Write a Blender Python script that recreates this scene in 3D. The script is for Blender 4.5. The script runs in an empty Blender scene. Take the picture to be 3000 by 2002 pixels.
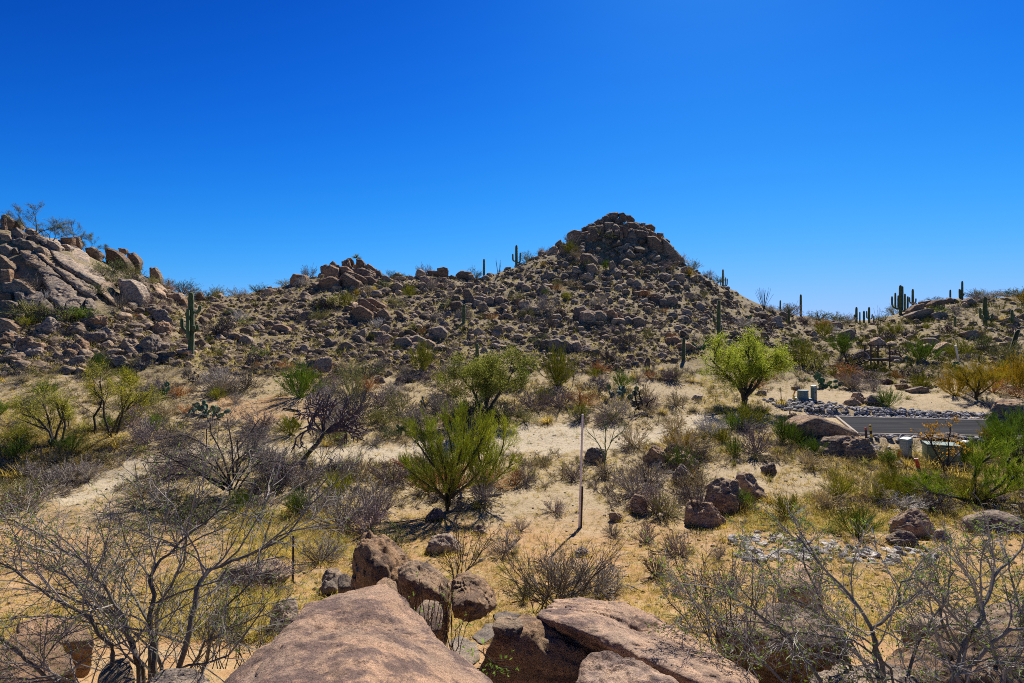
import bpy, bmesh, math, random
import numpy as np
from mathutils import Vector, Matrix

# ------------------------------------------------------------------ basics
F, CX, CY, CAMZ = 1667.0, 1500.0, 1001.0, 8.0
scene = bpy.context.scene
COL = scene.collection
R = random.Random(7)
NP = np.random.RandomState(11)
SUN_AZ, SUN_EL = math.radians(21), math.radians(44)


def world(px, py, Y):
    return Vector(((px - CX) / F * Y, Y, CAMZ + (CY - py) / F * Y))


def project(p):
    return CX + p[0] / p[1] * F, CY - (p[2] - CAMZ) / p[1] * F


def _hash(ix, iy, iz):
    h = (ix.astype(np.int64) * 374761393 + iy.astype(np.int64) * 668265263 + iz.astype(np.int64) * 2147483647) & 0xffffffff
    h = ((h ^ (h >> 13)) * 1274126177) & 0xffffffff
    h = h ^ (h >> 16)
    return (h & 0xffff) / 32767.5 - 1.0


def vnoise(P):
    P = np.asarray(P, float)
    i = np.floor(P).astype(np.int64)
    f = P - i
    f = f * f * f * (f * (f * 6 - 15) + 10)
    out = 0
    for dx in (0, 1):
        wx = f[:, 0] if dx else 1 - f[:, 0]
        for dy in (0, 1):
            wy = f[:, 1] if dy else 1 - f[:, 1]
            for dz in (0, 1):
                wz = f[:, 2] if dz else 1 - f[:, 2]
                out = out + wx * wy * wz * _hash(i[:, 0] + dx, i[:, 1] + dy, i[:, 2] + dz)
    return out


def fbm(P, octaves=4, gain=0.5, lac=2.03):
    P = np.asarray(P, float)
    a, s, tot = 1.0, 0.0, 0.0
    for k in range(octaves):
        s = s + a * vnoise(P + 17.3 * k)
        tot += a
        a *= gain
        P = P * lac
    return s / tot


def sstep(a, b, x):
    t = np.clip((x - a) / (b - a), 0, 1)
    return t * t * (3 - 2 * t)


# ------------------------------------------------------------------ terrain
RIGHT = [(1275, 31), (1228, 36.5), (1167, 42)]
COLS = {
    -600: [(1330, 26), (1200, 31), (1100, 36), (1000, 40), (850, 45), (650, 52), (560, 58)],
    0: [(1330, 26), (1200, 32), (1100, 37), (1030, 40), (940, 44), (800, 48.5), (700, 52), (655, 55)],
    150: [(1330, 26), (1200, 32), (1100, 37.5), (1030, 41), (940, 45), (800, 50), (710, 54)],
    300: [(1330, 26.5), (1200, 33), (1100, 39), (1030, 43), (930, 47), (850, 52), (760, 58)],
    360: [(1330, 26.7), (1200, 33.2), (1100, 39.4), (1030, 43.5), (930, 49), (860, 55), (782, 61)],
    225: [(1330, 26.2), (1200, 32.5), (1100, 38.2), (1030, 42), (940, 45.5), (800, 51.5), (728, 56)],
    430: [(1330, 27), (1200, 33.5), (1100, 40), (1030, 44), (930, 51), (860, 58), (808, 63)],
    560: [(1330, 27), (1200, 34), (1100, 41), (1045, 45), (960, 53), (900, 62), (872, 70)],
    700: [(1330, 27.5), (1200, 35), (1100, 42.5), (1030, 49), (950, 58), (890, 67), (868, 74)],
    850: [(1330, 27.5), (1200, 35.5), (1100, 43.5), (1030, 50), (950, 59), (880, 68), (830, 76)],
    1000: [(1330, 28), (1200, 36), (1100, 44.5), (1030, 51), (940, 60), (865, 70), (800, 77), (780, 80)],
    1120: [(1330, 28), (1200, 36), (1100, 45), (1030, 51), (940, 61), (865, 72), (814, 80)],
    1250: [(1330, 28.5), (1200, 36.5), (1100, 45), (1000, 55), (900, 67), (806, 82)],
    1400: [(1330, 28.5), (1200, 37), (1100, 45.5), (1000, 55.5), (900, 68), (818, 86)],
    1500: [(1330, 29), (1200, 37), (1100, 46), (1000, 56), (900, 68), (783, 88)],
    1640: [(1330, 29), (1200, 37.5), (1100, 46), (1000, 57), (900, 69), (800, 82), (722, 93)],
    1740: [(1330, 29), (1200, 37.5), (1100, 46), (1000, 57), (900, 70), (800, 82), (740, 89), (672, 94)],
    1820: [(1330, 29), (1200, 38), (1100, 46.5), (1000, 57), (900, 70), (800, 82), (735, 90), (640, 95)],
    1900: [(1330, 29), (1200, 38), (1100, 46.5), (1000, 57), (900, 71), (800, 83), (745, 90), (675, 95)],
    1980: [(1330, 29), (1200, 38), (1100, 47), (1000, 58), (900, 72), (800, 85), (752, 92)],
    2100: [(1320, 29), (1200, 38), (1110, 47), (1010, 60), (920, 75), (830, 92)],
    2250: [(1280, 31), (1225, 36.5), (1165, 42), (1100, 51), (1030, 62), (960, 76), (905, 92)],
    2360: RIGHT + [(1100, 52), (1040, 63), (980, 78), (927, 98)],
    2460: RIGHT + [(1110, 52), (1050, 63), (990, 80), (944, 105)],
    2580: RIGHT + [(1110, 52), (1050, 63), (990, 80), (938, 104)],
    2660: RIGHT + [(1110, 52), (1050, 63), (980, 82), (903, 104)],
    2760: RIGHT + [(1110, 52), (1040, 65), (960, 85), (883, 105)],
    2900: RIGHT + [(1110, 52), (1040, 65), (950, 86), (870, 108)],
    3100: RIGHT + [(1110, 52), (1040, 65), (950, 86), (864, 110)],
    3700: RIGHT + [(1110, 52), (1040, 65), (950, 86), (850, 112)],
}
YG = np.exp(np.linspace(math.log(2.0), math.log(700.0), 640))
UG = np.arange(-1600, 4601, 25.0)


def _table():
    pxs = sorted(COLS)
    rows = []
    for p in pxs:
        prof = COLS[p]
        ys = [2, 5.5, 8, 9.5, 14, 19.5, 25]
        zs = [-3.3, -4.3, -4.8, -5.15, -5.87, -6.3, -5.98]
        for py, Y in prof:
            ys.append(Y)
            zs.append((CY - py) / F * Y)
        Yl, Zl = ys[-1], zs[-1]
        ys += [Yl + 7, Yl + 15, Yl + 45, 400, 700]
        zs += [Zl + .35, Zl - 1.5, Zl - 12 if Zl > 0 else Zl - 4, -20, -20]
        rows.append(np.interp(YG, ys, zs))
    rows = np.array(rows)
    T = np.empty((len(UG), len(YG)))
    for j in range(len(YG)):
        T[:, j] = np.interp(UG, pxs, rows[:, j])
    for k in range(2):
        T = np.apply_along_axis(lambda a: np.convolve(np.pad(a, 3, 'edge'), np.ones(7) / 7, 'valid'), 1, T)
        T = np.apply_along_axis(lambda a: np.convolve(np.pad(a, 1, 'edge'), np.ones(3) / 3, 'valid'), 0, T)
    return T


TAB = _table()
ROADZ = -4.97


def in_road(x, y, m=0.0):
    """signed zone of the asphalt lane and its stony verges (world metres)"""
    near = 30.9 - (x - 18.6) * 0.13
    far = 37.7 - (x - 20.7) * 0.21
    left = 20.7 - (37.7 - y) * 0.30
    return (y > near - m) & (y < far + m) & (x > left - m)


def _full():
    """table of ground heights over (picture column, distance): profile + relief, the lane cut flat"""
    U, Y = np.meshgrid(UF, YG, indexing='ij')
    x = (U - CX) / F * Y
    T = np.empty_like(x)
    for j in range(len(YG)):
        T[:, j] = np.interp(UF, UG, TAB[:, j])
    P = np.stack([x.ravel(), Y.ravel(), 0 * x.ravel()], 1)
    hill = sstep(40, 58, P[:, 1])
    n = fbm(P * 0.22, 3) * (0.10 + 0.45 * hill) + fbm(P * 1.1 + 9, 3) * (0.05 + 0.10 * hill)
    z = T.ravel() + n
    z = np.where(in_road(P[:, 0], P[:, 1], 1.0), ROADZ - 0.10, z)
    return z.reshape(x.shape) + CAMZ


UF = np.arange(-1600, 4601, 10.0)
HT = _full()
_LY = math.log(350.0)


def height(x, y):
    x = np.atleast_1d(np.asarray(x, float))
    y = np.atleast_1d(np.asarray(y, float))
    yy = np.clip(y, 2.0, 699)
    u = np.clip(x / yy * F + CX, UF[0], UF[-1] - 1e-3)
    iu = np.clip(((u - UF[0]) / 10.0).astype(int), 0, len(UF) - 2)
    fu = (u - UF[iu]) / 10.0
    ly = (np.log(yy) - math.log(2.0)) / _LY * (len(YG) - 1)
    iy = np.clip(ly.astype(int), 0, len(YG) - 2)
    fy = ly - iy
    return (HT[iu, iy] * (1 - fu) + HT[iu + 1, iy] * fu) * (1 - fy) + (HT[iu, iy + 1] * (1 - fu) + HT[iu + 1, iy + 1] * fu) * fy


_J0, _J1 = int(np.searchsorted(YG, 3.0)), int(np.searchsorted(YG, 130.0))
_YS = YG[_J0:_J1]


def ground_at(px, py):
    """the first point of the ground on the ray through picture point (px, py)"""
    u = min(max(px, UF[0]), UF[-1] - 1e-3)
    i = min(int((u - UF[0]) / 10.0), len(UF) - 2)
    f = (u - UF[i]) / 10.0
    h = HT[i, _J0:_J1] * (1 - f) + HT[i + 1, _J0:_J1] * f
    gp = CY - (h - CAMZ) * F / _YS
    k = np.nonzero(gp <= py)[0]
    if len(k) == 0:
        j = int(np.argmin(gp))
        Y, z = _YS[j], h[j]
    else:
        j = int(k[0])
        t = 1.0
        if j > 0 and gp[j - 1] > gp[j]:
            t = (gp[j - 1] - py) / (gp[j - 1] - gp[j])
        Y = _YS[max(j - 1, 0)] * (1 - t) + _YS[j] * t
        z = h[max(j - 1, 0)] * (1 - t) + h[j] * t
    return Vector(((px - CX) / F * Y, Y, z))


# ------------------------------------------------------------------ mesh helpers
def np_mesh(name, V, T, smooth=False, mats=()):
    V = np.asarray(V, np.float32)
    T = np.asarray(T, np.int32)
    me = bpy.data.meshes.new(name)
    me.vertices.add(len(V))
    me.vertices.foreach_set('co', V.ravel())
    n, k = T.shape
    me.loops.add(n * k)
    me.loops.foreach_set('vertex_index', T.ravel())
    me.polygons.add(n)
    me.polygons.foreach_set('loop_start', np.arange(0, n * k, k, dtype=np.int32))
    me.polygons.foreach_set('loop_total', np.full(n, k, np.int32))
    me.polygons.foreach_set('use_smooth', np.full(n, smooth, bool))
    me.update(calc_edges=True)
    me.validate()
    for m in mats:
        me.materials.append(m)
    return me


class Buf:
    def __init__(s):
        s.v, s.f = [], []

    def tube(s, pts, rad, sides=3, cap=True):
        n0 = len(s.v)
        k = len(pts)
        for i in range(k):
            a = pts[max(i - 1, 0)]
            b = pts[min(i + 1, k - 1)]
            d = b - a
            if d.length < 1e-9:
                d = Vector((0, 0, 1))
            d.normalize()
            ref = Vector((0, 0, 1)) if abs(d.z) < 0.9 else Vector((1, 0, 0))
            e1 = d.cross(ref).normalized()
            e2 = d.cross(e1)
            for j in range(sides):
                t = 2 * math.pi * j / sides
                s.v.append(pts[i] + (e1 * math.cos(t) + e2 * math.sin(t)) * rad[i])
        for i in range(k - 1):
            for j in range(sides):
                a = n0 + i * sides + j
                b = n0 + i * sides + (j + 1) % sides
                c, d_ = b + sides, a + sides
                s.f.append((a, b, c))
                s.f.append((a, c, d_))
        if cap:
            for base, rev in ((n0, True), (n0 + (k - 1) * sides, False)):
                for j in range(1, sides - 1):
                    t = (base, base + j, base + j + 1)
                    s.f.append(t[::-1] if rev else t)

    def leaf(s, p, d, n, L, W):
        """a small pointed leaf (two triangles folded at the midrib)"""
        side = d.cross(n)
        if side.length < 1e-6:
            return
        side.normalize()
        i = len(s.v)
        s.v += [p, p + d * (L * .5) + side * (W * .5), p + d * L, p + d * (L * .5) - side * (W * .5)]
        s.f += [(i, i + 1, i + 2), (i, i + 2, i + 3)]

    def box(s, c, size, rot=None):
        i = len(s.v)
        for dx in (-.5, .5):
            for dy in (-.5, .5):
                for dz in (-.5, .5):
                    v = Vector((dx * size[0], dy * size[1], dz * size[2]))
                    if rot is not None:
                        v = rot @ v
                    s.v.append(Vector(c) + v)
        for q in ((0, 1, 3, 2), (4, 6, 7, 5), (0, 4, 5, 1), (2, 3, 7, 6), (0, 2, 6, 4), (1, 5, 7, 3)):
            a, b, c_, d = (i + t for t in q)
            s.f += [(a, b, c_), (a, c_, d)]

    def arrays(s):
        return np.array([tuple(v) for v in s.v], np.float32).reshape(-1, 3), np.array(s.f, np.int32).reshape(-1, 3)

    def mesh(s, name, mat, smooth=False):
        V, T = s.arrays()
        return np_mesh(name, V, T, smooth, [mat])


def add(name, me, parent=None, loc=None, color=None):
    o = bpy.data.objects.new(name, me)
    COL.objects.link(o)
    if parent is not None:
        o.parent = parent
    if loc is not None:
        o.location = loc
    if color is not None:
        o.color = (*color, 1)
    return o


def tag(o, label, cat, group=None):
    o['label'] = label
    o['category'] = cat
    if group:
        o['group'] = group
    return o


def kind(o, k):
    o['kind'] = k
    return o


def copy_tree(o, parent=None):
    c = o.copy()
    COL.objects.link(c)
    if parent is not None:
        c.parent = parent
    for ch in list(o.children):
        copy_tree(ch, c)
    return c


def tint(o, col):
    o.color = (*col, 1)
    for c in o.children:
        tint(c, col)


# ------------------------------------------------------------------ materials
class NT:
    def __init__(s, name):
        s.m = bpy.data.materials.new(name)
        s.m.use_nodes = True
        s.t = s.m.node_tree
        s.t.nodes.clear()
        s.out = s.n('ShaderNodeOutputMaterial')

    def n(s, typ, **kw):
        nd = s.t.nodes.new(typ)
        for k, v in kw.items():
            if k in nd.inputs.keys() if isinstance(k, str) else False:
                nd.inputs[k].default_value = v
            else:
                setattr(nd, k, v)
        return nd

    def l(s, a, b):
        s.t.links.new(a, b)

    def noise(s, vec, scale, detail=4, rough=.5):
        nd = s.n('ShaderNodeTexNoise')
        nd.inputs['Scale'].default_value = scale
        nd.inputs['Detail'].default_value = detail
        nd.inputs['Roughness'].default_value = rough
        s.l(vec, nd.inputs['Vector'])
        return nd.outputs['Fac']

    def ramp(s, fac, a, b, ca=0.0, cb=1.0):
        nd = s.n('ShaderNodeMapRange')
        nd.inputs['From Min'].default_value = a
        nd.inputs['From Max'].default_value = b
        nd.inputs['To Min'].default_value = ca
        nd.inputs['To Max'].default_value = cb
        s.l(fac, nd.inputs['Value'])
        return nd.outputs['Result']

    def mix(s, fac, a, b, mode='MIX'):
        nd = s.n('ShaderNodeMix')
        nd.data_type = 'RGBA'
        nd.blend_type = mode
        for v, i in ((fac, 0), (a, 6), (b, 7)):
            if isinstance(v, bpy.types.NodeSocket):
                s.l(v, nd.inputs[i])
            elif i == 0:
                nd.inputs[0].default_value = v
            else:
                nd.inputs[i].default_value = (*v, 1) if len(v) == 3 else v
        return nd.outputs[2]

    def math(s, op, a, b=0.0):
        nd = s.n('ShaderNodeMath')
        nd.operation = op
        for v, i in ((a, 0), (b, 1)):
            if isinstance(v, bpy.types.NodeSocket):
                s.l(v, nd.inputs[i])
            else:
                nd.inputs[i].default_value = v
        return nd.outputs[0]

    def scale_col(s, col, val):
        """colour * scalar socket"""
        nd = s.n('ShaderNodeVectorMath')
        nd.operation = 'SCALE'
        s.l(col, nd.inputs[0])
        s.l(val, nd.inputs['Scale'])
        return nd.outputs[0]

    def bump(s, h, dist, strength=1.0, normal=None):
        nd = s.n('ShaderNodeBump')
        nd.inputs['Strength'].default_value = strength
        nd.inputs['Distance'].default_value = dist
        s.l(h, nd.inputs['Height'])
        if normal is not None:
            s.l(normal, nd.inputs['Normal'])
        return nd.outputs[0]

    def principled(s, col, rough=.9, spec=.2, normal=None, sheen=0):
        b = s.n('ShaderNodeBsdfPrincipled')
        if isinstance(col, bpy.types.NodeSocket):
            s.l(col, b.inputs['Base Color'])
        else:
            b.inputs['Base Color'].default_value = (*col, 1)
        if isinstance(rough, bpy.types.NodeSocket):
            s.l(rough, b.inputs['Roughness'])
        else:
            b.inputs['Roughness'].default_value = rough
        b.inputs['Specular IOR Level'].default_value = spec
        if sheen:
            b.inputs['Sheen Weight'].default_value = sheen
            b.inputs['Sheen Roughness'].default_value = .4
        if normal is not None:
            s.l(normal, b.inputs['Normal'])
        s.l(b.outputs[0], s.out.inputs[0])
        return b


def mat_rock(loose=False):
    t = NT('granite_rubble' if loose else 'granite')
    pos = t.n('ShaderNodeNewGeometry').outputs['Position']
    oi = t.n('ShaderNodeObjectInfo')
    mp = t.n('ShaderNodeMapping')
    t.l(pos, mp.inputs[0])
    mp.inputs['Scale'].default_value = (1.0, 1.0, 2.6)
    mp.inputs['Rotation'].default_value = (0.35, 0.6, 0.2)
    st = mp.outputs[0]
    n1 = t.noise(st, 0.8, 8, .65)
    n2 = t.noise(pos, 6, 8, .72)
    n3 = t.noise(pos, 60, 4, .75)
    n4 = t.noise(st, 2.6, 10, .72)
    n5 = t.noise(st, 4.5, 9, .75)
    c = t.mix(t.ramp(n1, .40, .60), (.40, .295, .205), (.275, .225, .18))
    c = t.mix(t.ramp(n4, .49, .58, 0, .88), c, (.13, .105, .10))          # dark desert varnish
    c = t.mix(t.ramp(n5, .55, .66, 0, .75), c, (.50, .36, .25))           # fresh peach granite
    c = t.mix(t.ramp(n2, .60, .70, 0, .4), c, (.13, .105, .095))
    c = t.scale_col(c, t.ramp(n2, .3, .7, 1.25, .75))
    c = t.scale_col(c, t.ramp(n3, .3, .7, .74, 1.3))                      # crystals
    c = t.mix(1.0, c, oi.outputs['Color'], 'MULTIPLY')
    c = t.scale_col(c, t.ramp(oi.outputs['Random'], 0, 1, .8, 1.2))
    if loose:
        c = t.scale_col(c, t.ramp(t.n('ShaderNodeNewGeometry').outputs['Random Per Island'], 0, 1, .55, 1.6))
    mp = t.n('ShaderNodeMapping')
    t.l(pos, mp.inputs[0])
    mp.inputs['Scale'].default_value = (1.6, 1.6, 3.6)
    mp.inputs['Rotation'].default_value = (0.35, 0.5, 0.2)
    h1 = t.noise(mp.outputs[0], 1.6, 10, .66)
    h2 = t.noise(pos, 22, 6, .7)
    b = t.bump(h1, .30, 1.0)
    b = t.bump(h2, .03, 1.0, b)
    b = t.bump(n3, .010, .9, b)
    t.principled(c, .92, .15, b)
    return t.m


def mat_ground():
    t = NT('desert_soil')
    pos = t.n('ShaderNodeNewGeometry').outputs['Position']
    at = t.n('ShaderNodeAttribute')
    at.attribute_name = 'soil'
    sep = t.n('ShaderNodeSeparateColor')
    t.l(at.outputs['Color'], sep.inputs[0])
    orange, grass, hill = sep.outputs[0], sep.outputs[1], sep.outputs[2]
    n0 = t.noise(pos, .35, 5, .6)
    n1 = t.noise(pos, 2.0, 7, .65)
    n2 = t.noise(pos, 11, 6, .7)
    n3 = t.noise(pos, 60, 3, .6)
    of = t.math('ADD', orange, t.ramp(n0, .3, .7, -.3, .3))
    c = t.mix(t.ramp(of, .2, .8), (.45, .345, .21), (.46, .27, .125))
    c = t.mix(t.ramp(orange, -.7, -.3, 1, 0), c, (.55, .455, .315))
    c = t.mix(t.ramp(n1, .45, .7, 0, .55), c, (.56, .43, .27))
    # dry litter / straw
    gf = t.math('MULTIPLY', t.ramp(n2, .42, .6), t.ramp(t.math('ADD', grass, t.ramp(n1, .3, .7, -.35, .35)), .25, .75))
    c = t.mix(gf, c, (.41, .315, .135))
    # gravelly dark dirt on the slopes
    hf = t.math('MULTIPLY', hill, t.ramp(n1, .35, .65, .35, 1))
    c = t.mix(t.math('MULTIPLY', hf, .85), c, (.15, .12, .065))
    # twig litter and dark grit
    c = t.mix(t.ramp(n2, .55, .63, 0, .7), c, (.17, .12, .075))
    c = t.scale_col(c, t.ramp(n3, .28, .72, .5, 1.4))
    vo = t.n('ShaderNodeTexVoronoi')
    vo.inputs['Scale'].default_value = 9
    t.l(pos, vo.inputs['Vector'])
    h = t.bump(n1, .10, .8)
    h = t.bump(n2, .035, .9, h)
    h = t.bump(n3, .012, .9, h)
    t.principled(c, .95, .1, h)
    return t.m


def mat_tinted(name, trans=0.0, spread=.5, sheen=0, bump=0):
    """plant material: the object's own colour, varied between clumps; leaves pass some light"""
    t = NT(name)
    oi = t.n('ShaderNodeObjectInfo')
    geo = t.n('ShaderNodeNewGeometry')
    pos = geo.outputs['Position']
    c = t.scale_col(oi.outputs['Color'], t.ramp(geo.outputs['Random Per Island'], 0, 1, 1 - spread, 1 + spread))
    c = t.scale_col(c, t.ramp(t.noise(pos, 2.2, 3), .3, .7, .72, 1.28))
    c = t.scale_col(c, t.ramp(oi.outputs['Random'], 0, 1, .82, 1.18))
    if trans:
        a = t.n('ShaderNodeBsdfDiffuse')
        b = t.n('ShaderNodeBsdfTranslucent')
        t.l(c, a.inputs[0])
        t.l(c, b.inputs[0])
        m = t.n('ShaderNodeMixShader')
        m.inputs[0].default_value = trans
        t.l(a.outputs[0], m.inputs[1])
        t.l(b.outputs[0], m.inputs[2])
        t.l(m.outputs[0], t.out.inputs[0])
    else:
        nrm = t.bump(t.noise(pos, 30, 3), .02, .5) if bump else None
        t.principled(c, .85, .2, nrm, sheen)
    return t.m


def mat_paint(name, col, rough=.55, spec=.35, dirt=.25, scale=6):
    t = NT(name)
    pos = t.n('ShaderNodeNewGeometry').outputs['Position']
    n = t.noise(pos, scale, 6, .65)
    c = t.mix(t.ramp(n, .45, .75, 0, dirt), col, tuple(x * .5 + .05 for x in col))
    n2 = t.noise(pos, 40, 3)
    t.principled(c, rough, spec, t.bump(n2, .004, .4))
    return t.m


def mat_asphalt():
    t = NT('asphalt')
    pos = t.n('ShaderNodeNewGeometry').outputs['Position']
    n = t.noise(pos, .8, 6, .6)
    n2 = t.noise(pos, 70, 3, .7)
    mp = t.n('ShaderNodeMapping')
    t.l(pos, mp.inputs[0])
    mp.inputs['Scale'].default_value = (.12, 1.5, 1)
    n3 = t.noise(mp.outputs[0], 1.2, 6, .6)
    c = t.mix(t.ramp(n3, .4, .65), (.022, .023, .027), (.046, .046, .049))
    c = t.mix(t.ramp(n, .6, .75, 0, .5), c, (.06, .055, .048))
    c = t.scale_col(c, t.ramp(n2, .3, .7, .7, 1.3))
    t.principled(c, .95, .03, t.bump(n2, .006, .6))
    return t.m


M = dict(
    rock=mat_rock(), rubble=mat_rock(True), soil=mat_ground(), twig=mat_tinted('dry_twig', 0, .35), leaf=mat_tinted('thin_leaf', .5, .45),
    grass=mat_tinted('straw_blade', .42, .5), cactus=mat_tinted('cactus_skin', 0, .25, .35, 1), asphalt=mat_asphalt(),
    concrete=mat_paint('pale_concrete', (.40, .34, .28), .9, .1, .4),
    pvc=mat_paint('weathered_plastic', (.82, .71, .64), .6, .3, .35, 3),
    steel=mat_paint('rusted_steel', (.05, .035, .028), .7, .3, .4),
    wood=mat_paint('dark_timber', (.085, .06, .042), .85, .15, .5),
    box_pale=mat_paint('pale_green_paint', (.36, .40, .33), .5, .4, .25),
    box_green=mat_paint('dark_green_paint', (.13, .18, .095), .42, .5, .3),
    box_teal=mat_paint('dull_teal_paint', (.13, .18, .165), .5, .4, .3),
    yellow=mat_paint('yellow_plastic', (.72, .46, .03), .5, .4, .35),
    orange=mat_paint('orange_plastic', (.62, .20, .025), .5, .4, .35),
    red=mat_paint('red_plastic', (.50, .06, .03), .45, .45, .3),
    black=mat_paint('black_mark_and_shade', (.02, .02, .02), .6, .3, .1),
    white=mat_paint('white_label', (.75, .75, .72), .5, .4, .2),
)
BASE_TINT = {'brown': (1.10, 1.02, .90), 'grey': (1.0, 1.0, .98), 'pale': (1.4, 1.38, 1.32), 'dark': (.86, .75, .65), 'red': (1.2, .98, .78), 'pink': (1.5, 1.33, 1.13), 'tan': (1.55, 1.36, 1.12), 'slab': (1.62, 1.44, 1.34), 'warm': (1.6, 1.30, .98)}

# ------------------------------------------------------------------ registry for labels
LAND = []       # (phrase, px, py)
AUTO = []       # [obj, noun, adjective, px, py]
ALLK = {}       # noun -> [(px,py)]


def landmark(phrase, px, py):
    LAND.append((phrase, px, py))


def auto(o, noun, adj, px, py, cat, group):
    o['category'] = cat
    o['group'] = group
    AUTO.append([o, noun, adj, px, py])


# ------------------------------------------------------------------ rocks
_ICO = {}


def ico(sub):
    if sub not in _ICO:
        bm = bmesh.new()
        bmesh.ops.create_icosphere(bm, subdivisions=sub, radius=1)
        V = np.array([v.co[:] for v in bm.verts])
        T = np.array([[v.index for v in f.verts] for f in bm.faces])
        bm.free()
        _ICO[sub] = (V / np.linalg.norm(V, axis=1)[:, None], T)
    return _ICO[sub]


def gauge(N, off, ext, sub, p, amp, nscale, seed, fine=0.0, crack=0.0):
    D, T = ico(sub)
    D = D * ext
    D = D / np.linalg.norm(D, axis=1)[:, None]
    g = np.maximum(D @ N.T / off, 1e-4)
    gm = g.max(1)
    r = 1 / (gm * ((g / gm[:, None]) ** p).sum(1) ** (1 / p))
    V = D * r[:, None]
    o = seed * 13.7
    d = fbm(V * nscale + o, 5, .55) * amp
    if fine:
        d = d + (np.abs(fbm(V * nscale * 4 + o, 5, .58)) * 2.4 - .6) * fine * 1.6
        fl = fbm(V * nscale * .9 + o + 90, 4, .5)
        d = d - fine * 1.3 * (sstep(-.02, .02, fl) + sstep(.16, .19, fl) + sstep(-.22, -.19, fl))
        if crack and sub > 5:
            w = V @ np.array([[.8, .2, .1], [-.3, 1.1, .4], [.5, -.4, 1.6]])
            cr = np.abs(fbm(w * nscale * .55 + o + 50, 4, .5))
            d = d - crack * np.exp(-(cr / .03) ** 2)
    V = V + D * d[:, None]
    return V, T


def rand_rock(seed, sub=4, p=9, amp=.10):
    rs = np.random.RandomState(seed)
    n = rs.randint(7, 13) if p < 12 else rs.randint(6, 10)
    N = rs.normal(size=(n, 3))
    off = rs.uniform(.60, .92, n) if p < 12 else rs.uniform(.42, .80, n)
    B = rs.normal(size=(26, 3))
    N = np.vstack([N, B])
    N /= np.linalg.norm(N, axis=1)[:, None]
    off = np.concatenate([off, rs.uniform(.93, 1.1, 26)])
    V, T = gauge(N, off, np.ones(3), sub, p, amp, 1.3, seed)
    V = V + (V / np.linalg.norm(V, axis=1)[:, None]) * ((np.abs(fbm(V * 2.6 + seed, 4, .55)) * 2.2 - .5) * .07)[:, None]
    V = V * np.hstack([1 - .24 * V[:, 2:3], 1 - .24 * V[:, 2:3], np.ones((len(V), 1))])
    lo, hi = V.min(0), V.max(0)
    V = (V - (lo + hi) / 2) / ((hi - lo) / 2)      # unit half extents
    return V, T


NV = 14
ROCKV = [rand_rock(100 + i, 5, [9, 18, 34][i % 3], .13) for i in range(NV)]
for i_, (V_, T_) in enumerate(ROCKV):
    n_ = V_ / np.linalg.norm(V_, axis=1)[:, None]
    fl_ = fbm(V_ * 1.3 + i_ * 3, 4, .5)
    cr_ = np.abs(fbm(V_ * .9 + i_ * 5 + 40, 3, .5))
    V_ -= n_ * (.045 * (sstep(-.02, .03, fl_) + sstep(.16, .21, fl_)) + .07 * np.exp(-(cr_ / .035) ** 2) + .03 * fbm(V_ * 7, 3, .6))[:, None]
ROCKM = [np_mesh('boulder_shape', V, T, True, [M['rock']]) for V, T in ROCKV]
ROCKLO = [rand_rock(100 + i, 3, [6, 9, 14][i % 3], .09) for i in range(NV)]


def hull_planes(pts):
    bm = bmesh.new()
    for p in pts:
        bm.verts.new(p)
    bmesh.ops.convex_hull(bm, input=bm.verts)
    bm.verts.ensure_lookup_table()
    bm.normal_update()
    c = sum((v.co for v in bm.verts if v.link_faces), Vector()) / max(1, sum(1 for v in bm.verts if v.link_faces))
    N, off = [], []
    for f in sorted(bm.faces, key=lambda f: -f.calc_area()):
        d = f.normal.dot(f.verts[0].co - c)
        if d > 1e-4 and not any(f.normal.dot(Vector(m)) > .985 for m in N):
            N.append(tuple(f.normal))
            off.append(d)
    bm.free()
    return np.array(N), np.array(off), c


def hull_rock(name, pts, sub=4, p=12, amp=.06, nscale=None, seed=1, fine=0.0, dents=(), col='brown', crack=0.0, grow=1.05):
    pts = [Vector(q) for q in pts]
    N, off, c = hull_planes(pts)
    P = np.array([tuple(q - c) for q in pts])
    ext = np.maximum(P.max(0) - P.min(0), 1e-3) / 2
    s = float(np.mean(ext))
    V, T = gauge(N, off, ext, sub, p, amp * s, nscale or 1.0 / s, seed, fine * s, crack * s)
    V *= grow
    for (q, rad, depth) in dents:
        dq = V - np.array(tuple(Vector(q) - c))
        dist = np.linalg.norm(dq, axis=1) / rad
        w = np.clip(1 - dist ** 2, 0, 1) ** .7
        V = V + np.array((0, 1.0, -.15)) * (w * depth)[:, None]
    me = np_mesh(name, V, T, True, [M['rock']])
    o = add(name, me, None, c, BASE_TINT[col] if isinstance(col, str) else col)
    return o


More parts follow.
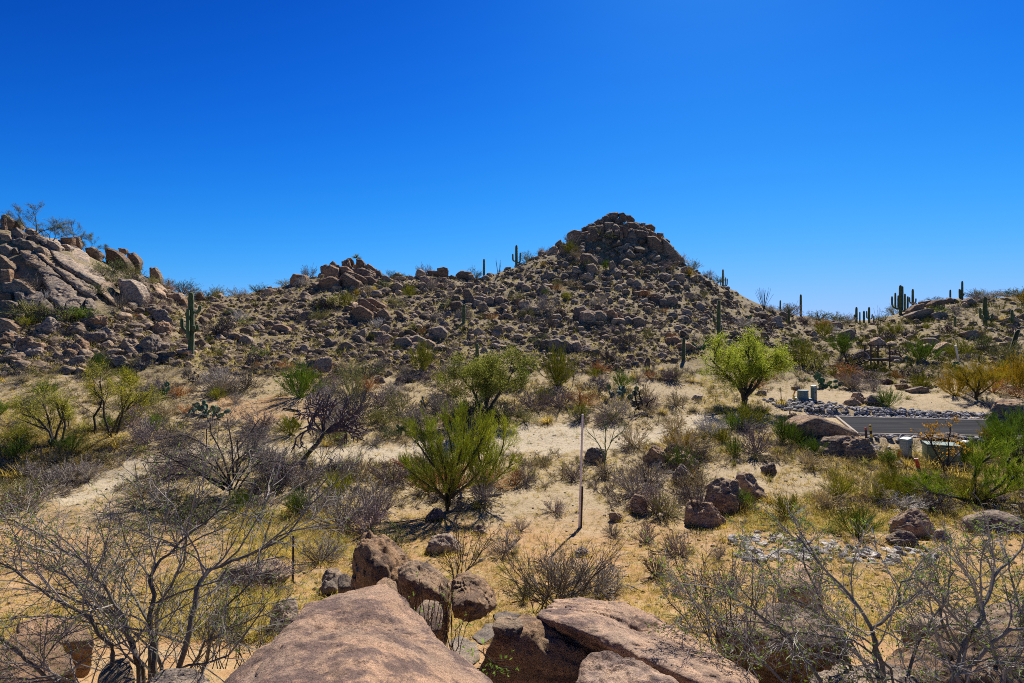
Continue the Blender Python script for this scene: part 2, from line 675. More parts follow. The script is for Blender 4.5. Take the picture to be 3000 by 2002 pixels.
def outline_rock(poly, style='up', col='brown', thick=None, sub=4, p=22, amp=.11, seed=1, fine=.03, grow=1.10, crack=0.0, back=0.0):
    cx = sum(a for a, b in poly) / len(poly)
    cy = sum(b for a, b in poly) / len(poly)
    w = max(a for a, b in poly) - min(a for a, b in poly)
    by = max(b for a, b in poly)
    g = ground_at(cx, by + 2)
    Yb = g.y
    pts = []
    if style == 'up':
        t = thick or max(.35, .75 * w / F * Yb)
        for (sc, dy) in ((.82, -.30 * t), (grow, .15 * t), (.8, .8 * t)):
            for a, b in poly:
                pts.append(world(cx + (a - cx) * sc, cy + (b - cy) * sc, Yb + .1 + dy) if dy <= .2 * t else
                           world(cx + (a - cx) * grow, cy + (b - cy) * grow, Yb + .15 * t) + Vector((0, .65 * t, -.10 * t)))
        for k in (-.42, 0, .42):
            pts.append(world(cx + k * w, by + 1.0 * (by - cy) + 9, Yb + .1 * t))
        pts = [q + Vector((0, back, 0)) for q in pts]
    else:
        t = thick or 1.2
        for a, b in poly:
            q = ground_at(cx + (a - cx) * grow, cy + (b - cy) * grow)
            q.z += .25
            pts.append(q + Vector((0, -.12, .12)))
            pts.append(q + Vector((0, t * .7, -t * .7)))
        q = ground_at(cx, cy)
        pts.append(q + Vector((0, -.25, .45)))
    return hull_rock('boulder', pts, sub, p, amp, None, seed, fine, (), col, crack), cx, cy, by


RI = [0]


def boulder(px, by, w, h, col='brown', sub_v=None, rotz=None, name='boulder', sink=.32, depth=None, Y=None, yoff=0.0):
    """a boulder of the picture size w x h resting at (px, by)"""
    g = ground_at(px, by)
    if Y:
        g = world(px, by, Y)
    k = sub_v if sub_v is not None else RI[0] % NV
    RI[0] += 1
    s = g.y / F
    hw, hh = w * s / 2, h * s / 2 * (1 + sink)
    o = add(name, ROCKM[k], None, None, BASE_TINT[col])
    o.rotation_euler = (R.uniform(-.1, .25), R.uniform(-.2, .2), R.choice((0, math.pi)) + R.uniform(-.35, .35))
    o.scale = (hw, depth or max(hw * .8, hh), hh)
    o.location = (g.x, g.y + hw * .35 + yoff, g.z + hh * (1 - 2 * sink / (1 + sink)))
    return o


# ------------------------------------------------------------------ plants: generators of unit meshes
def rdir(rng, zmin=0.0, zmax=1.0):
    z = rng.uniform(zmin, zmax)
    a = rng.uniform(0, 2 * math.pi)
    r = math.sqrt(max(0, 1 - z * z))
    return Vector((r * math.cos(a), r * math.sin(a), z))


def walk(rng, p, d, L, n, jit, up=0.0):
    pts = [p.copy()]
    d = d.normalized()
    for i in range(n):
        d = d + Vector((rng.gauss(0, jit), rng.gauss(0, jit), rng.gauss(0, jit) + up))
        d.normalize()
        p = p + d * (L / n)
        pts.append(p)
    return pts


def taper(r0, r1, n):
    return [r0 + (r1 - r0) * i / (n - 1) for i in range(n)]


def spread_dir(rng, d, ang):
    ref = rdir(rng, -1, 1)
    s = d.cross(ref)
    if s.length < 1e-4:
        s = Vector((1, 0, 0))
    s.normalize()
    return (d * math.cos(ang) + s * math.sin(ang)).normalized()


def ramify(buf, rng, pts, r0, lvl, spec, tips, nodes=None):
    """grow the side branches of a limb already laid out in pts; tips collects (point, direction)"""
    sp = spec[lvl]
    n = len(pts)
    Ltot = sum((pts[i + 1] - pts[i]).length for i in range(n - 1))
    for k in range(sp['kids']):
        t = sp.get('from', .25) + (1 - sp.get('from', .25)) * (k + rng.random()) / sp['kids']
        x = min(t * (n - 1), n - 1.001)
        i = int(x)
        p = pts[i].lerp(pts[i + 1], x - i)
        d = (pts[i + 1] - pts[i]).normalized()
        d = spread_dir(rng, d, sp['ang'] * rng.uniform(.6, 1.3))
        d.z += sp.get('lift', 0)
        L = Ltot * sp['len'] * rng.uniform(.6, 1.25) * (1.15 - .5 * t)
        m = sp.get('seg', 3)
        q = walk(rng, p, d, L, m, sp.get('jit', .15), sp.get('up', 0))
        r = max(r0 * sp.get('rad', .55) * (1 - .4 * t), spec[-1].get('rmin', .002))
        buf.tube(q, taper(r, r * .5, m + 1), sp.get('sides', 3), False)
        if lvl + 1 < len(spec):
            ramify(buf, rng, q, r, lvl + 1, spec, tips)
        else:
            for j in range(1, len(q)):
                tips.append((q[j], (q[j] - q[j - 1]).normalized()))


def twig_shrub(seed, stems=38, spread=1.0, dense=1.0, rad=.014):
    rng = random.Random(seed)
    b = Buf()
    tips = []
    for i in range(stems):
        d = rdir(rng, .12, 1.0)
        d = Vector((d.x * spread, d.y * spread, d.z)).normalized()
        L = rng.uniform(.75, 1.05)
        pts = walk(rng, Vector((rng.gauss(0, .05), rng.gauss(0, .05), -.03)), d, L, 4, .13, .05)
        b.tube(pts, taper(rad, rad * .5, 5), 3, False)
        ramify(b, rng, pts, rad, 0, [dict(kids=int(6 * dense), ang=.6, len=.38, seg=2, jit=.2, lift=.12, rad=.7),
                                     dict(kids=3, ang=.6, len=.5, seg=2, jit=.2, rad=.8, rmin=.0075)], tips)
    return b, tips, rng


def add_leaves(tips, rng, per, L, W, keep=1.0, spread=.03):
    lb = Buf()
    for p, d in tips:
        if rng.random() > keep:
            continue
        for k in range(per):
            q = p + Vector((rng.gauss(0, spread), rng.gauss(0, spread), rng.gauss(0, spread)))
            lb.leaf(q, spread_dir(rng, d, rng.uniform(.3, 1.3)), rdir(rng, -1, 1), L * rng.uniform(.6, 1.3), W * rng.uniform(.6, 1.3))
    return lb


def broom(seed, stems=50, rad=.010, lean=.9):
    """many nearly parallel green rods fanning up from a short base (palo verde, ephedra, brittle broom)"""
    rng = random.Random(seed)
    b = Buf()
    for i in range(stems):
        d = rdir(rng, .25, 1.0)
        d = Vector((d.x * lean, d.y * lean, d.z)).normalized()
        pts = walk(rng, Vector((rng.gauss(0, .06), rng.gauss(0, .06), -.03)), d, rng.uniform(.7, 1.08), 4, .07, .10)
        b.tube(pts, taper(rad, rad * .4, 5), 3, False)
        ramify(b, rng, pts, rad, 0, [dict(kids=7, ang=.32, len=.42, seg=2, jit=.08, lift=.15, rad=.65),
                                     dict(kids=3, ang=.3, len=.6, seg=2, jit=.08, lift=.1, rad=.7, rmin=.0055)], [])
    return b


def grass_clump(seed, n=60):
    rng = random.Random(seed)
    b = Buf()
    for i in range(n):
        d = rdir(rng, .35, 1)
        side = d.cross(Vector((0, 0, 1)))
        side = side.normalized() if side.length > 1e-3 else Vector((1, 0, 0))
        p = Vector((rng.gauss(0, .13), rng.gauss(0, .13), -.03))
        L = rng.uniform(.6, 1.05)
        w = .016
        q = p + d * L * .55
        e = q + (d + Vector((d.x * .7, d.y * .7, -.25))).normalized() * L * .5
        i0 = len(b.v)
        b.v += [p - side * w, p + side * w, q + side * w * .7, q - side * w * .7, e]
        b.f += [(i0, i0 + 1, i0 + 2), (i0, i0 + 2, i0 + 3), (i0 + 3, i0 + 2, i0 + 4)]
    return b


def cholla(seed, kids=5):
    """jointed cane cactus: a short trunk and crooked, knobbly joints"""
    rng = random.Random(seed)
    b = Buf()

    def joint(p, d, L, r, lvl):
        pts = walk(rng, p, d, L, 3, .10, 0)
        b.tube(pts, [r * .8, r, r, r * .75], 5, True)
        if lvl <= 0:
            return
        for k in range(rng.choice((2, 2, 3))):
            q = pts[-1].lerp(pts[-2], rng.uniform(0, .7))
            nd = spread_dir(rng, (pts[-1] - pts[-2]).normalized(), rng.uniform(.5, 1.15))
            nd.z += .12
            joint(q, nd.normalized(), L * rng.uniform(.62, .92), r * .84, lvl - 1)
    for i in range(kids):
        d = rdir(rng, .35, .95)
        joint(Vector((0, 0, -.03)), d, .30, .028, 5)
    return b


def pad_mesh():
    V, T = ico(3)
    V = V.copy()
    z = V[:, 2]
    V = V * np.array((.40, .085, .5))
    V[:, 0] *= 1 - .22 * (z < 0) * (-z) + .05 * z
    V[:, 2] += .48
    return np_mesh('cactus_pad', V, T, True, [M['cactus']])


PAD = pad_mesh()


def prickly_pear(seed, npads, wide, col):
    rng = random.Random(seed)
    root = bpy.data.objects.new('prickly_pear', None)
    COL.objects.link(root)
    pads = []

    def put(p, d, s):
        o = add('pad', PAD, root, p, (col[0] * rng.uniform(.8, 1.2), col[1] * rng.uniform(.85, 1.15), col[2] * rng.uniform(.8, 1.2)))
        q = d.to_track_quat('Z', 'Y')
        o.rotation_mode = 'QUATERNION'
        from mathutils import Quaternion
        o.rotation_quaternion = q @ Quaternion((0, 0, 1), rng.uniform(0, math.pi))
        o.scale = (s, s, s)
        pads.append((p, d, s))
    nb = max(3, npads // 4)
    for i in range(nb):
        d = rdir(rng, .5, .95)
        put(Vector((rng.uniform(-.5, .5) * wide, rng.uniform(-.3, .3) * wide, -.03)), d, .30 * rng.uniform(.85, 1.15))
    i = 0
    while len(pads) < npads and i < len(pads):
        p, d, s = pads[i]
        i += 1
        if p.z > .62:
            continue
        for k in range(rng.choice((1, 2, 2, 3))):
            if len(pads) >= npads:
                break
            nd = spread_dir(rng, d, rng.uniform(.15, .75))
            nd.z = max(nd.z, .25)
            put(p + d * (s * .9) + rdir(rng, -1, 1) * s * .12, nd.normalized(), s * rng.uniform(.8, 1.0))
    return root


def ribbed(pts, rad, ribs=13, dome=True):
    """a pleated cactus stem swept along pts"""
    b = Buf()
    m = ribs * 2
    k = len(pts)
    P, Rr = list(pts), list(rad)
    if dome:
        d = (P[-1] - P[-2]).normalized()
        r = Rr[-1]
        base = P[-1]
        for t in (.5, .8, .95):
            P.append(base + d * (r * 1.2 * t))
            Rr.append(r * math.sqrt(max(.02, 1 - t * t)))
    for i, p in enumerate(P):
        a, c = P[max(i - 1, 0)], P[min(i + 1, len(P) - 1)]
        d = (c - a).normalized()
        e1 = d.cross(Vector((0.17, 1, 0.05))).normalized()
        e2 = d.cross(e1)
        for j in range(m):
            t = 2 * math.pi * j / m
            rr = Rr[i] * (1.0 if j % 2 else .76)
            b.v.append(p + (e1 * math.cos(t) + e2 * math.sin(t)) * rr)
    n = len(P)
    for i in range(n - 1):
        for j in range(m):
            a = i * m + j
            c = i * m + (j + 1) % m
            b.f += [(a, c, c + m), (a, c + m, a + m)]
    for j in range(1, m - 1):
        b.f.append(((n - 1) * m, (n - 1) * m + j, (n - 1) * m + j + 1))
    return b


def saguaro(px, top, base, arms=(), thick=.075, col=(.105, .135, .055), lean=0.0, Y=None):
    """arms: (side -1/1 or angle, start height 0-1, reach, top height 0-1)"""
    g = ground_at(px, base)
    if Y:
        g = world(px, base, Y)
    H = (base - top) * g.y / F
    root = bpy.data.objects.new('saguaro', None)
    COL.objects.link(root)
    root.location = g
    r = H * thick
    lean_v = Vector((lean, 0, 0))
    n = 9
    pts = [Vector((lean * H * t, 0, H * t - .3 * (t == 0))) for t in [i / (n - 1) for i in range(n)]]
    rad = [r * (.82 + .22 * math.sin(min(1, .25 + i / (n - 1)) * math.pi * .75)) for i in range(n)]
    rad[-1] *= .86
    pts[-1].z -= r * .9
    add('trunk', ribbed(pts, rad).mesh('trunk', M['cactus'], True), root, None, col)
    for (ang, h0, reach, h1) in arms:
        a = 0 if ang == 1 else math.pi if ang == -1 else ang
        d = Vector((math.cos(a), math.sin(a), 0))
        p0 = Vector((lean * H * h0, 0, H * h0)) + d * r * .5
        R_ = H * reach
        ra = r * .62
        q = [p0, p0 + d * R_ * .55 + Vector((0, 0, -.01 * H)), p0 + d * R_ * .88 + Vector((0, 0, R_ * .18)), p0 + d * R_ + Vector((0, 0, R_ * .5))]
        ztop = H * h1
        z0 = q[-1].z
        for t in (.35, .7, 1.0):
            if ztop > z0 + ra:
                q.append(Vector((q[3].x + d.x * .02 * t, q[3].y, z0 + (ztop - z0 - ra * .9) * t)))
        add('arm', ribbed(q, [ra * .75, ra * .9, ra] + [ra] * (len(q) - 4) + [ra * .9], 10).mesh('arm', M['cactus'], True), root, None, col)
    return root


def tree_mesh(seed, trunks, spec, leaf=None, rad=.035, H=1.0):
    """trunks: list of polylines (unit height); returns (trunk Buf, crown Buf)"""
    rng = random.Random(seed)
    tb, fine = Buf(), Buf()
    tips = []
    for pl in trunks:
        pts = [Vector(p) for p in pl]
        # subdivide with a little crookedness
        q = [pts[0]]
        for a, c in zip(pts, pts[1:]):
            q.append(a.lerp(c, .5) + Vector((rng.gauss(0, .012), rng.gauss(0, .012), 0)))
            q.append(c)
        tb.tube(q, taper(rad, rad * .45, len(q)), 6, True)
        sp = spec[0]
        # big limbs belong to the trunk mesh, twigs to the crown
        ramify_split(tb, fine, rng, q, rad * .6, 0, spec, tips)
    lb = None
    if leaf:
        lb = add_leaves(tips, rng, *leaf)
        fv = len(fine.v)
        fine_l = lb
    return tb, fine, lb


def ramify_split(tb, fine, rng, pts, r0, lvl, spec, tips):
    sp = spec[lvl]
    n = len(pts)
    Ltot = sum((pts[i + 1] - pts[i]).length for i in range(n - 1))
    for k in range(sp['kids']):
        t = sp.get('from', .3) + (1 - sp.get('from', .3)) * (k + rng.random()) / sp['kids']
        x = min(t * (n - 1), n - 1.001)
        i = int(x)
        p = pts[i].lerp(pts[i + 1], x - i)
        d = (pts[i + 1] - pts[i]).normalized()
        d = spread_dir(rng, d, sp['ang'] * rng.uniform(.6, 1.3))
        d.z += sp.get('lift', 0)
        L = Ltot * sp['len'] * rng.uniform(.65, 1.25) * (1.15 - .5 * t)
        m = sp.get('seg', 3)
        q = walk(rng, p, d, L, m, sp.get('jit', .12), sp.get('up', 0))
        r = max(r0 * sp.get('rad', .6) * (1 - .35 * t), sp.get('rmin', .0017))
        (tb if sp.get('wood') else fine).tube(q, taper(r, r * .5, m + 1), 4 if sp.get('wood') else 3, False)
        if lvl + 1 < len(spec):
            ramify_split(tb, fine, rng, q, r, lvl + 1, spec, tips)
        else:
            for j in range(1, len(q)):
                tips.append((q[j], (q[j] - q[j - 1]).normalized()))
# ================================================================== SETTING
def inside(poly, x, y):
    c = False
    j = len(poly) - 1
    for i in range(len(poly)):
        xi, yi = poly[i]
        xj, yj = poly[j]
        if (yi > y) != (yj > y) and x < (xj - xi) * (y - yi) / (yj - yi) + xi:
            c = not c
        j = i
    return c


CLEAR = [
    [(130, 1500), (290, 1390), (420, 1335), (600, 1305), (800, 1300), (1000, 1312), (1150, 1305), (1300, 1288), (1560, 1245), (1700, 1243), (1900, 1262), (2050, 1215), (2240, 1212),
     (2250, 1245), (2080, 1250), (1920, 1298), (1750, 1325), (1560, 1330), (1300, 1345), (1150, 1352), (1000, 1358), (800, 1342), (600, 1345), (450, 1378), (320, 1440), (190, 1530)],
    [(2230, 1150), (2500, 1140), (2700, 1150), (2830, 1170), (3100, 1170), (3100, 1225), (2240, 1225)],
    [(1830, 1105), (2050, 1125), (2060, 1165), (1880, 1170)],
    [(1480, 1440), (1720, 1420), (1800, 1560), (1850, 1700), (1560, 1640), (1420, 1540)],
    [(2000, 1380), (2300, 1350), (2450, 1420), (2300, 1500), (2120, 1470)],
    [(640, 1170), (860, 1160), (1000, 1190), (900, 1240), (640, 1240), (560, 1210)],
    [(0, 1540), (190, 1530), (330, 1440), (420, 1440), (330, 1560), (250, 1750), (0, 1800)],
    [(2480, 1275), (2900, 1282), (3000, 1300), (2600, 1310)],
]
GRASSY = [
    [(0, 1180), (300, 1250), (420, 1290), (250, 1350), (120, 1420), (0, 1500)],
    [(2200, 1260), (2420, 1330), (2700, 1330), (3000, 1330), (3000, 1520), (2600, 1560), (2150, 1560), (2100, 1420), (2300, 1380)],
    [(1880, 1290), (2120, 1230), (2160, 1330), (1900, 1390)],
    [(650, 1500), (1050, 1480), (1000, 1640), (700, 1640)],
    [(500, 1700), (820, 1700), (800, 1880), (450, 1850)],
    [(2000, 1100), (2220, 1120), (2280, 1220), (2080, 1230)],
    [(1500, 1120), (1850, 1130), (1850, 1190), (1500, 1210)],
]


def is_clear(px, py):
    return any(inside(p, px, py) for p in CLEAR)


def is_grassy(px, py):
    return any(inside(p, px, py) for p in GRASSY)


# ---- ground sheet: fan of cells, fine where the view is, closed behind the camera
us = np.concatenate([np.arange(-1600, -100, 60), np.arange(-100, 3100, 9), np.arange(3100, 4601, 60)]).astype(float)
ys = np.concatenate([[-60, -30, -14, -6, -2, .5], np.exp(np.linspace(math.log(2.0), math.log(130.0), 470)), [145, 170, 210, 280, 400, 690]])
UU, YY = np.meshgrid(us, ys)
XX = np.where(YY >= 2, (UU - CX) / F * YY, (UU - CX) / F * 2 * (1 + (2 - YY) * .5))
ZZ = height(XX.ravel(), YY.ravel()).reshape(XX.shape)
ng, mg = XX.shape
V = np.stack([XX.ravel(), YY.ravel(), ZZ.ravel()], 1)
I = np.arange(ng * mg).reshape(ng, mg)
Q = np.stack([I[:-1, :-1].ravel(), I[:-1, 1:].ravel(), I[1:, 1:].ravel(), I[1:, :-1].ravel()], 1)
gm = np_mesh('ground', V, Q, True, [M['soil']])
soil = np.zeros((len(V), 4), np.float32)
soil[:, 3] = 1
soil[:, 0] = 1 - sstep(15, 24, V[:, 1])
pxs = CX + V[:, 0] / np.maximum(V[:, 1], 2) * F
pys = CY - (V[:, 2] - CAMZ) / np.maximum(V[:, 1], 2) * F
soil[:, 2] = np.maximum(sstep(42, 54, V[:, 1]), sstep(36.5, 41, V[:, 1]) * (1 - sstep(480, 640, pxs)))
for k in range(len(V)):
    if V[k, 1] > 6 and V[k, 1] < 60 and -50 < pxs[k] < 3050:
        a, b = pxs[k] + 25 * math.sin(V[k, 1] * 3.1 + V[k, 0]), pys[k] + 8 * math.sin(V[k, 0] * 2.3)
        g = .42
        if is_grassy(a, b):
            g = .85
        if is_clear(a, b):
            g = .05
        soil[k, 1] = g
        if inside(CLEAR[0], a, b) and V[k, 1] > 21.5:
            soil[k, 0] = -.9
        if inside(CLEAR[5], a, b):
            soil[k, 0] = .7
ca = gm.color_attributes.new('soil', 'FLOAT_COLOR', 'POINT')
ca.data.foreach_set('color', soil.ravel())
kind(add('ground', gm), 'structure')

# ---- the asphalt lane with its two pale concrete edges
def far_y(x): return 37.7 - (x - 20.7) * .21
def near_y(x): return 30.9 - (x - 18.6) * .13
zr = ROADZ + CAMZ
b = Buf()
xs = list(range(33))
for i in xs:
    t = i / 32
    xf, xn = 21.6 + (52 - 21.6) * t, 18.8 + (52 - 18.8) * t
    b.v += [Vector((xf, far_y(xf), zr)), Vector((xn, near_y(xn), zr)), Vector((xf, far_y(xf), zr - .15)), Vector((xn, near_y(xn), zr - .15))]
for i in range(len(xs) - 1):
    a = i * 4
    c = a + 4
    for q in ((a, a + 1, c + 1, c), (a + 2, c + 2, c + 3, a + 3), (a, c, c + 2, a + 2), (a + 1, a + 3, c + 3, c + 1)):
        b.f += [(q[0], q[1], q[2]), (q[0], q[2], q[3])]
b.f += [(0, 2, 3), (0, 3, 1)]
kind(add('road', b.mesh('road', M['asphalt'])), 'structure')
b = Buf()
for fn, s in ((far_y, 1), (near_y, -1)):
    for i in range(len(xs) - 1):
        e0 = 21.6 if s > 0 else 18.8
        x0, x1 = e0 + (52 - e0) * i / 32, e0 + (52 - e0) * (i + 1) / 32
        y0, y1 = fn(x0), fn(x1)
        p = Vector(((x0 + x1) / 2, (y0 + y1) / 2 + s * .10, zr - .09))
        ang = math.atan2(y1 - y0, x1 - x0)
        b.box(p, (math.hypot(x1 - x0, y1 - y0) - .012, .14, .24), Matrix.Rotation(ang, 3, 'Z'))
    # end strip beside the turning head
a0, a1 = Vector((21.6, far_y(21.6) + .1, 0)), Vector((18.8, near_y(18.8) - .1, 0))
d = a1 - a0
b.box((a0 + a1) / 2 + Vector((-.12, 0, zr - .095)), (d.length, .14, .24), Matrix.Rotation(math.atan2(d.y, d.x), 3, 'Z'))
kind(add('road_kerb', b.mesh('road_kerb', M['concrete'])), 'structure')

# ================================================================== STUFF: loose rock
def rot_zxy(yaw, tx, ty):
    return np.array(Matrix.Rotation(yaw, 3, 'Z') @ Matrix.Rotation(tx, 3, 'X') @ Matrix.Rotation(ty, 3, 'Y'))


def merged(name, items, variants, mat, col, smooth=True):
    """items: (variant, location, 3x3) -> ONE mesh object of kind stuff"""
    Vs, Ts, n = [], [], 0
    for k, loc, m3 in items:
        V, T = variants[k % len(variants)]
        Vs.append(V @ np.asarray(m3).T + np.asarray(loc))
        Ts.append(T + n)
        n += len(V)
    o = add(name, np_mesh(name, np.vstack(Vs), np.vstack(Ts), smooth, [mat]), None, None, col)
    return kind(o, 'stuff')


HILL = [(0, 930), (330, 930), (390, 850), (430, 818), (560, 874), (700, 868), (850, 830), (930, 795), (1000, 782), (1120, 812), (1250, 806), (1400, 816), (1500, 782), (1640, 718), (1740, 672), (1820, 640),
        (1900, 678), (1980, 752), (2110, 835), (2250, 905), (2360, 930), (2460, 948), (2600, 940), (2760, 886), (3000, 872), (3000, 1060), (2700, 1070), (2450, 1090), (2250, 1060), (2080, 1040), (1800, 1095), (1400, 1085), (1000, 1110),
        (700, 1100), (480, 1070), (300, 1090), (0, 1100)]


def sample(poly, rng):
    x0, x1 = min(a for a, _ in poly), max(a for a, _ in poly)
    y0, y1 = min(b for _, b in poly), max(b for _, b in poly)
    while True:
        x, y = rng.uniform(x0, x1), rng.uniform(y0, y1)
        if inside(poly, x, y):
            return x, y


rg = random.Random(5)
LO3 = [rand_rock(100 + i, 3, [9, 20, 36][i % 3], .13) for i in range(15)]
LO2 = [rand_rock(200 + i, 2, 9, .12) for i in range(10)]
items = []
for i in range(6800):
    x, y = sample(HILL, rg)
    if x > 2350 and rg.random() < .6:
        continue
    g = ground_at(x, y)
    w = min(40, max(6, rg.lognormvariate(math.log(12.5), .52))) * (1.2 if x < 500 else 1)
    s = w * .5 / F * g.y
    sc = np.diag([s, s * rg.uniform(.7, 1.1), s * rg.uniform(.45, .8)])
    items.append((i, (g.x, g.y, g.z + s * .22), rot_zxy(rg.uniform(0, 6.28), rg.gauss(0, .4), rg.gauss(0, .4)) @ sc))
n2 = len(items)
merged('scattered_rocks', items, LO3, M['rubble'], (1.12, 1.05, .92))
items = []
for i in range(9500):
    x, y = sample(HILL, rg)
    if x > 2350 and rg.random() < .5:
        continue
    g = ground_at(x, y + 6)
    s = rg.uniform(2.5, 7.0) * .5 / F * g.y
    sc = np.diag([s, s, s * rg.uniform(.5, .85)])
    items.append((i, (g.x, g.y, g.z + s * .2), rot_zxy(rg.uniform(0, 6.28), 0, 0) @ sc))
for i in range(4200):      # pebbles and cobbles of the flat
    x, y = rg.uniform(-50, 3050), 1130 + 700 * rg.random() ** 1.6
    if is_clear(x, y) and rg.random() < .75:
        continue
    g = ground_at(x, y)
    if in_road(np.array(g.x), np.array(g.y), .5):
        continue
    s = rg.choice((.015, .02, .02, .03, .03, .04, .06)) * rg.uniform(.7, 1.4)
    sc = np.diag([s, s * .8, s * .6])
    items.append((i, (g.x, g.y, g.z + s * .2), rot_zxy(rg.uniform(0, 6.28), 0, 0) @ sc))
merged('rubble', items, LO2, M['rubble'], (1.15, 1.12, 1.08))

STONE = (1.35, 1.62, 2.0)
items = []
for i in range(1500):     # cobbles along the far edge of the lane
    x = rg.uniform(18.2, 42)
    y = far_y(x) + rg.uniform(.3, 2.0 + (1.2 if x < 23 else 0))
    s = rg.uniform(.08, .2)
    z = float(height(x, y)[0])
    items.append((i, (x, y, z + s * .3 + rg.uniform(0, .05)), rot_zxy(rg.uniform(0, 6.28), rg.gauss(0, .3), rg.gauss(0, .3)) @ np.diag([s, s * .75, s * .5])))
for i in range(420):      # and along its near edge
    x = rg.uniform(18.6, 38)
    y = near_y(x) - rg.uniform(.3, .95)
    s = rg.uniform(.07, .17)
    z = float(height(x, y)[0])
    items.append((i, (x, y, z + s * .3), rot_zxy(rg.uniform(0, 6.28), rg.gauss(0, .3), rg.gauss(0, .3)) @ np.diag([s, s * .75, s * .5])))
merged('verge_gravel', items, LO3, M['rubble'], STONE)
items = []
WASH = [(2130, 1575), (2230, 1560), (2330, 1580), (2480, 1590), (2560, 1610), (2700, 1600), (2760, 1640), (2600, 1660), (2420, 1640), (2300, 1650), (2160, 1650)]
WASH2 = [(2560, 1300), (2600, 1310), (2640, 1350), (2700, 1390), (2780, 1400), (2760, 1410), (2660, 1380), (2580, 1340), (2540, 1310)]
WASH3 = [(2900, 1480), (3000, 1450), (3040, 1540), (2920, 1530)]
for i in range(330):
    x, y = sample(WASH if i < 220 else WASH2 if i < 280 else WASH3, rg)
    g = ground_at(x, y)
    s = rg.uniform(.07, .2)
    items.append((i, (g.x, g.y, g.z + s * .15), rot_zxy(rg.uniform(0, 6.28), rg.gauss(0, .3), rg.gauss(0, .3)) @ np.diag([s, s * .7, s * .35])))
merged('wash_gravel', items, LO3, M['rubble'], (1.45, 1.7, 2.0))

# ================================================================== STUFF: grass and low scrub
def clump_arrays(seed, n):
    return grass_clump(seed, n).arrays()


GR = [clump_arrays(40 + i, 13) for i in range(8)]
items, items2 = [], []
tries = 0
while len(items) < 30000 and tries < 160000:
    tries += 1
    x = rg.uniform(-80, 3080)
    y = 1030 + 850 * rg.random() ** 1.35
    gr = is_grassy(x, y)
    if is_clear(x, y):
        if rg.random() > .22:
            continue
    elif not gr and rg.random() > (.66 if y < 1430 else .40):
        continue
    g = ground_at(x, y)
    if in_road(np.array(g.x), np.array(g.y), 1.2) or g.y < 6.5:
        continue
    h = rg.uniform(.10, .28) * (1.45 if gr else .9)
    m = rot_zxy(rg.uniform(0, 6.28), 0, 0) @ np.diag([h * 1.3, h * 1.3, h])
    (items2 if rg.random() < .14 else items).append((len(items) + tries, tuple(g), m))
merged('dry_grass', items, GR, M['grass'], (.62, .465, .125), False)
merged('green_grass', items2, GR, M['grass'], (.36, .37, .06), False)
items, items2 = [], []
for i in range(9500):       # straw between the rocks of the slopes
    x, y = sample(HILL, rg)
    g = ground_at(x, y)
    h = rg.uniform(.22, .6)
    m = rot_zxy(rg.uniform(0, 6.28), 0, 0) @ np.diag([h * 1.3, h * 1.3, h])
    (items if rg.random() < .75 else items2).append((i, tuple(g), m))
merged('slope_grass', items, GR, M['grass'], (.62, .52, .15), False)
SCR = []
for i in range(5):
    bb, tips, rr = twig_shrub(300 + i, 16, 1.0, .6, .020)
    SCR.append(bb.arrays())
items = []
for i in range(4300):
    x, y = sample(HILL, rg) if i < 2300 else (rg.uniform(-50, 3050), 1080 + 420 * rg.random() ** 1.3)
    if is_clear(x, y):
        continue
    g = ground_at(x, y)
    if in_road(np.array(g.x), np.array(g.y), 1.4):
        continue
    h = rg.uniform(.25, .7) if i < 2300 else rg.uniform(.16, .5)
    items.append((i, tuple(g), rot_zxy(rg.uniform(0, 6.28), 0, 0) @ np.diag([h, h, h * .8])))
merged('low_scrub', items, SCR, M['twig'], (.29, .235, .19), False)
for nm, cnt, c_ in (('dry_brush', 900, (.46, .36, .19)), ('olive_brush', 600, (.36, .33, .10))):
    items = []
    for i in range(cnt):
        x, y = rg.uniform(-60, 3060), 1085 + 330 * rg.random() ** 1.2
        if is_clear(x, y):
            continue
        g = ground_at(x, y)
        if in_road(np.array(g.x), np.array(g.y), 1.4):
            continue
        h = rg.uniform(.2, .6)
        items.append((i, tuple(g), rot_zxy(rg.uniform(0, 6.28), 0, 0) @ np.diag([h, h, h * .8])))
    merged(nm, items, SCR, M['twig'], c_, False)
BR = [broom(330 + i, 16, .014).arrays() for i in range(4)]
items = []
RIGHTHILL = [(2280, 930), (2460, 950), (2640, 945), (2760, 890), (3060, 866), (3060, 1130), (2700, 1120), (2320, 1110)]
for i in range(520):
    x, y = sample(RIGHTHILL, rg) if i < 430 else sample(HILL, rg)
    g = ground_at(x, y)
    h = rg.uniform(.4, 1.1)
    items.append((i, tuple(g), rot_zxy(rg.uniform(0, 6.28), 0, 0) @ np.diag([h, h, h * .8])))
merged('green_scrub', items, BR, M['leaf'], (.28, .28, .06), False)
# straw and twig litter pressed on the sand
items = []
for i in range(9000):
    x, y = rg.uniform(-80, 3080), 1120 + 640 * rg.random() ** 1.3
    g = ground_at(x, y)
    if in_road(np.array(g.x), np.array(g.y), 1.2):
        continue
    h = rg.uniform(.03, .075)
    items.append((i, tuple(g), rot_zxy(rg.uniform(0, 6.28), 0, 0) @ np.diag([h * 2.2, h * 2.2, h])))
merged('straw_litter', items, GR, M['grass'], (.42, .33, .17), False)

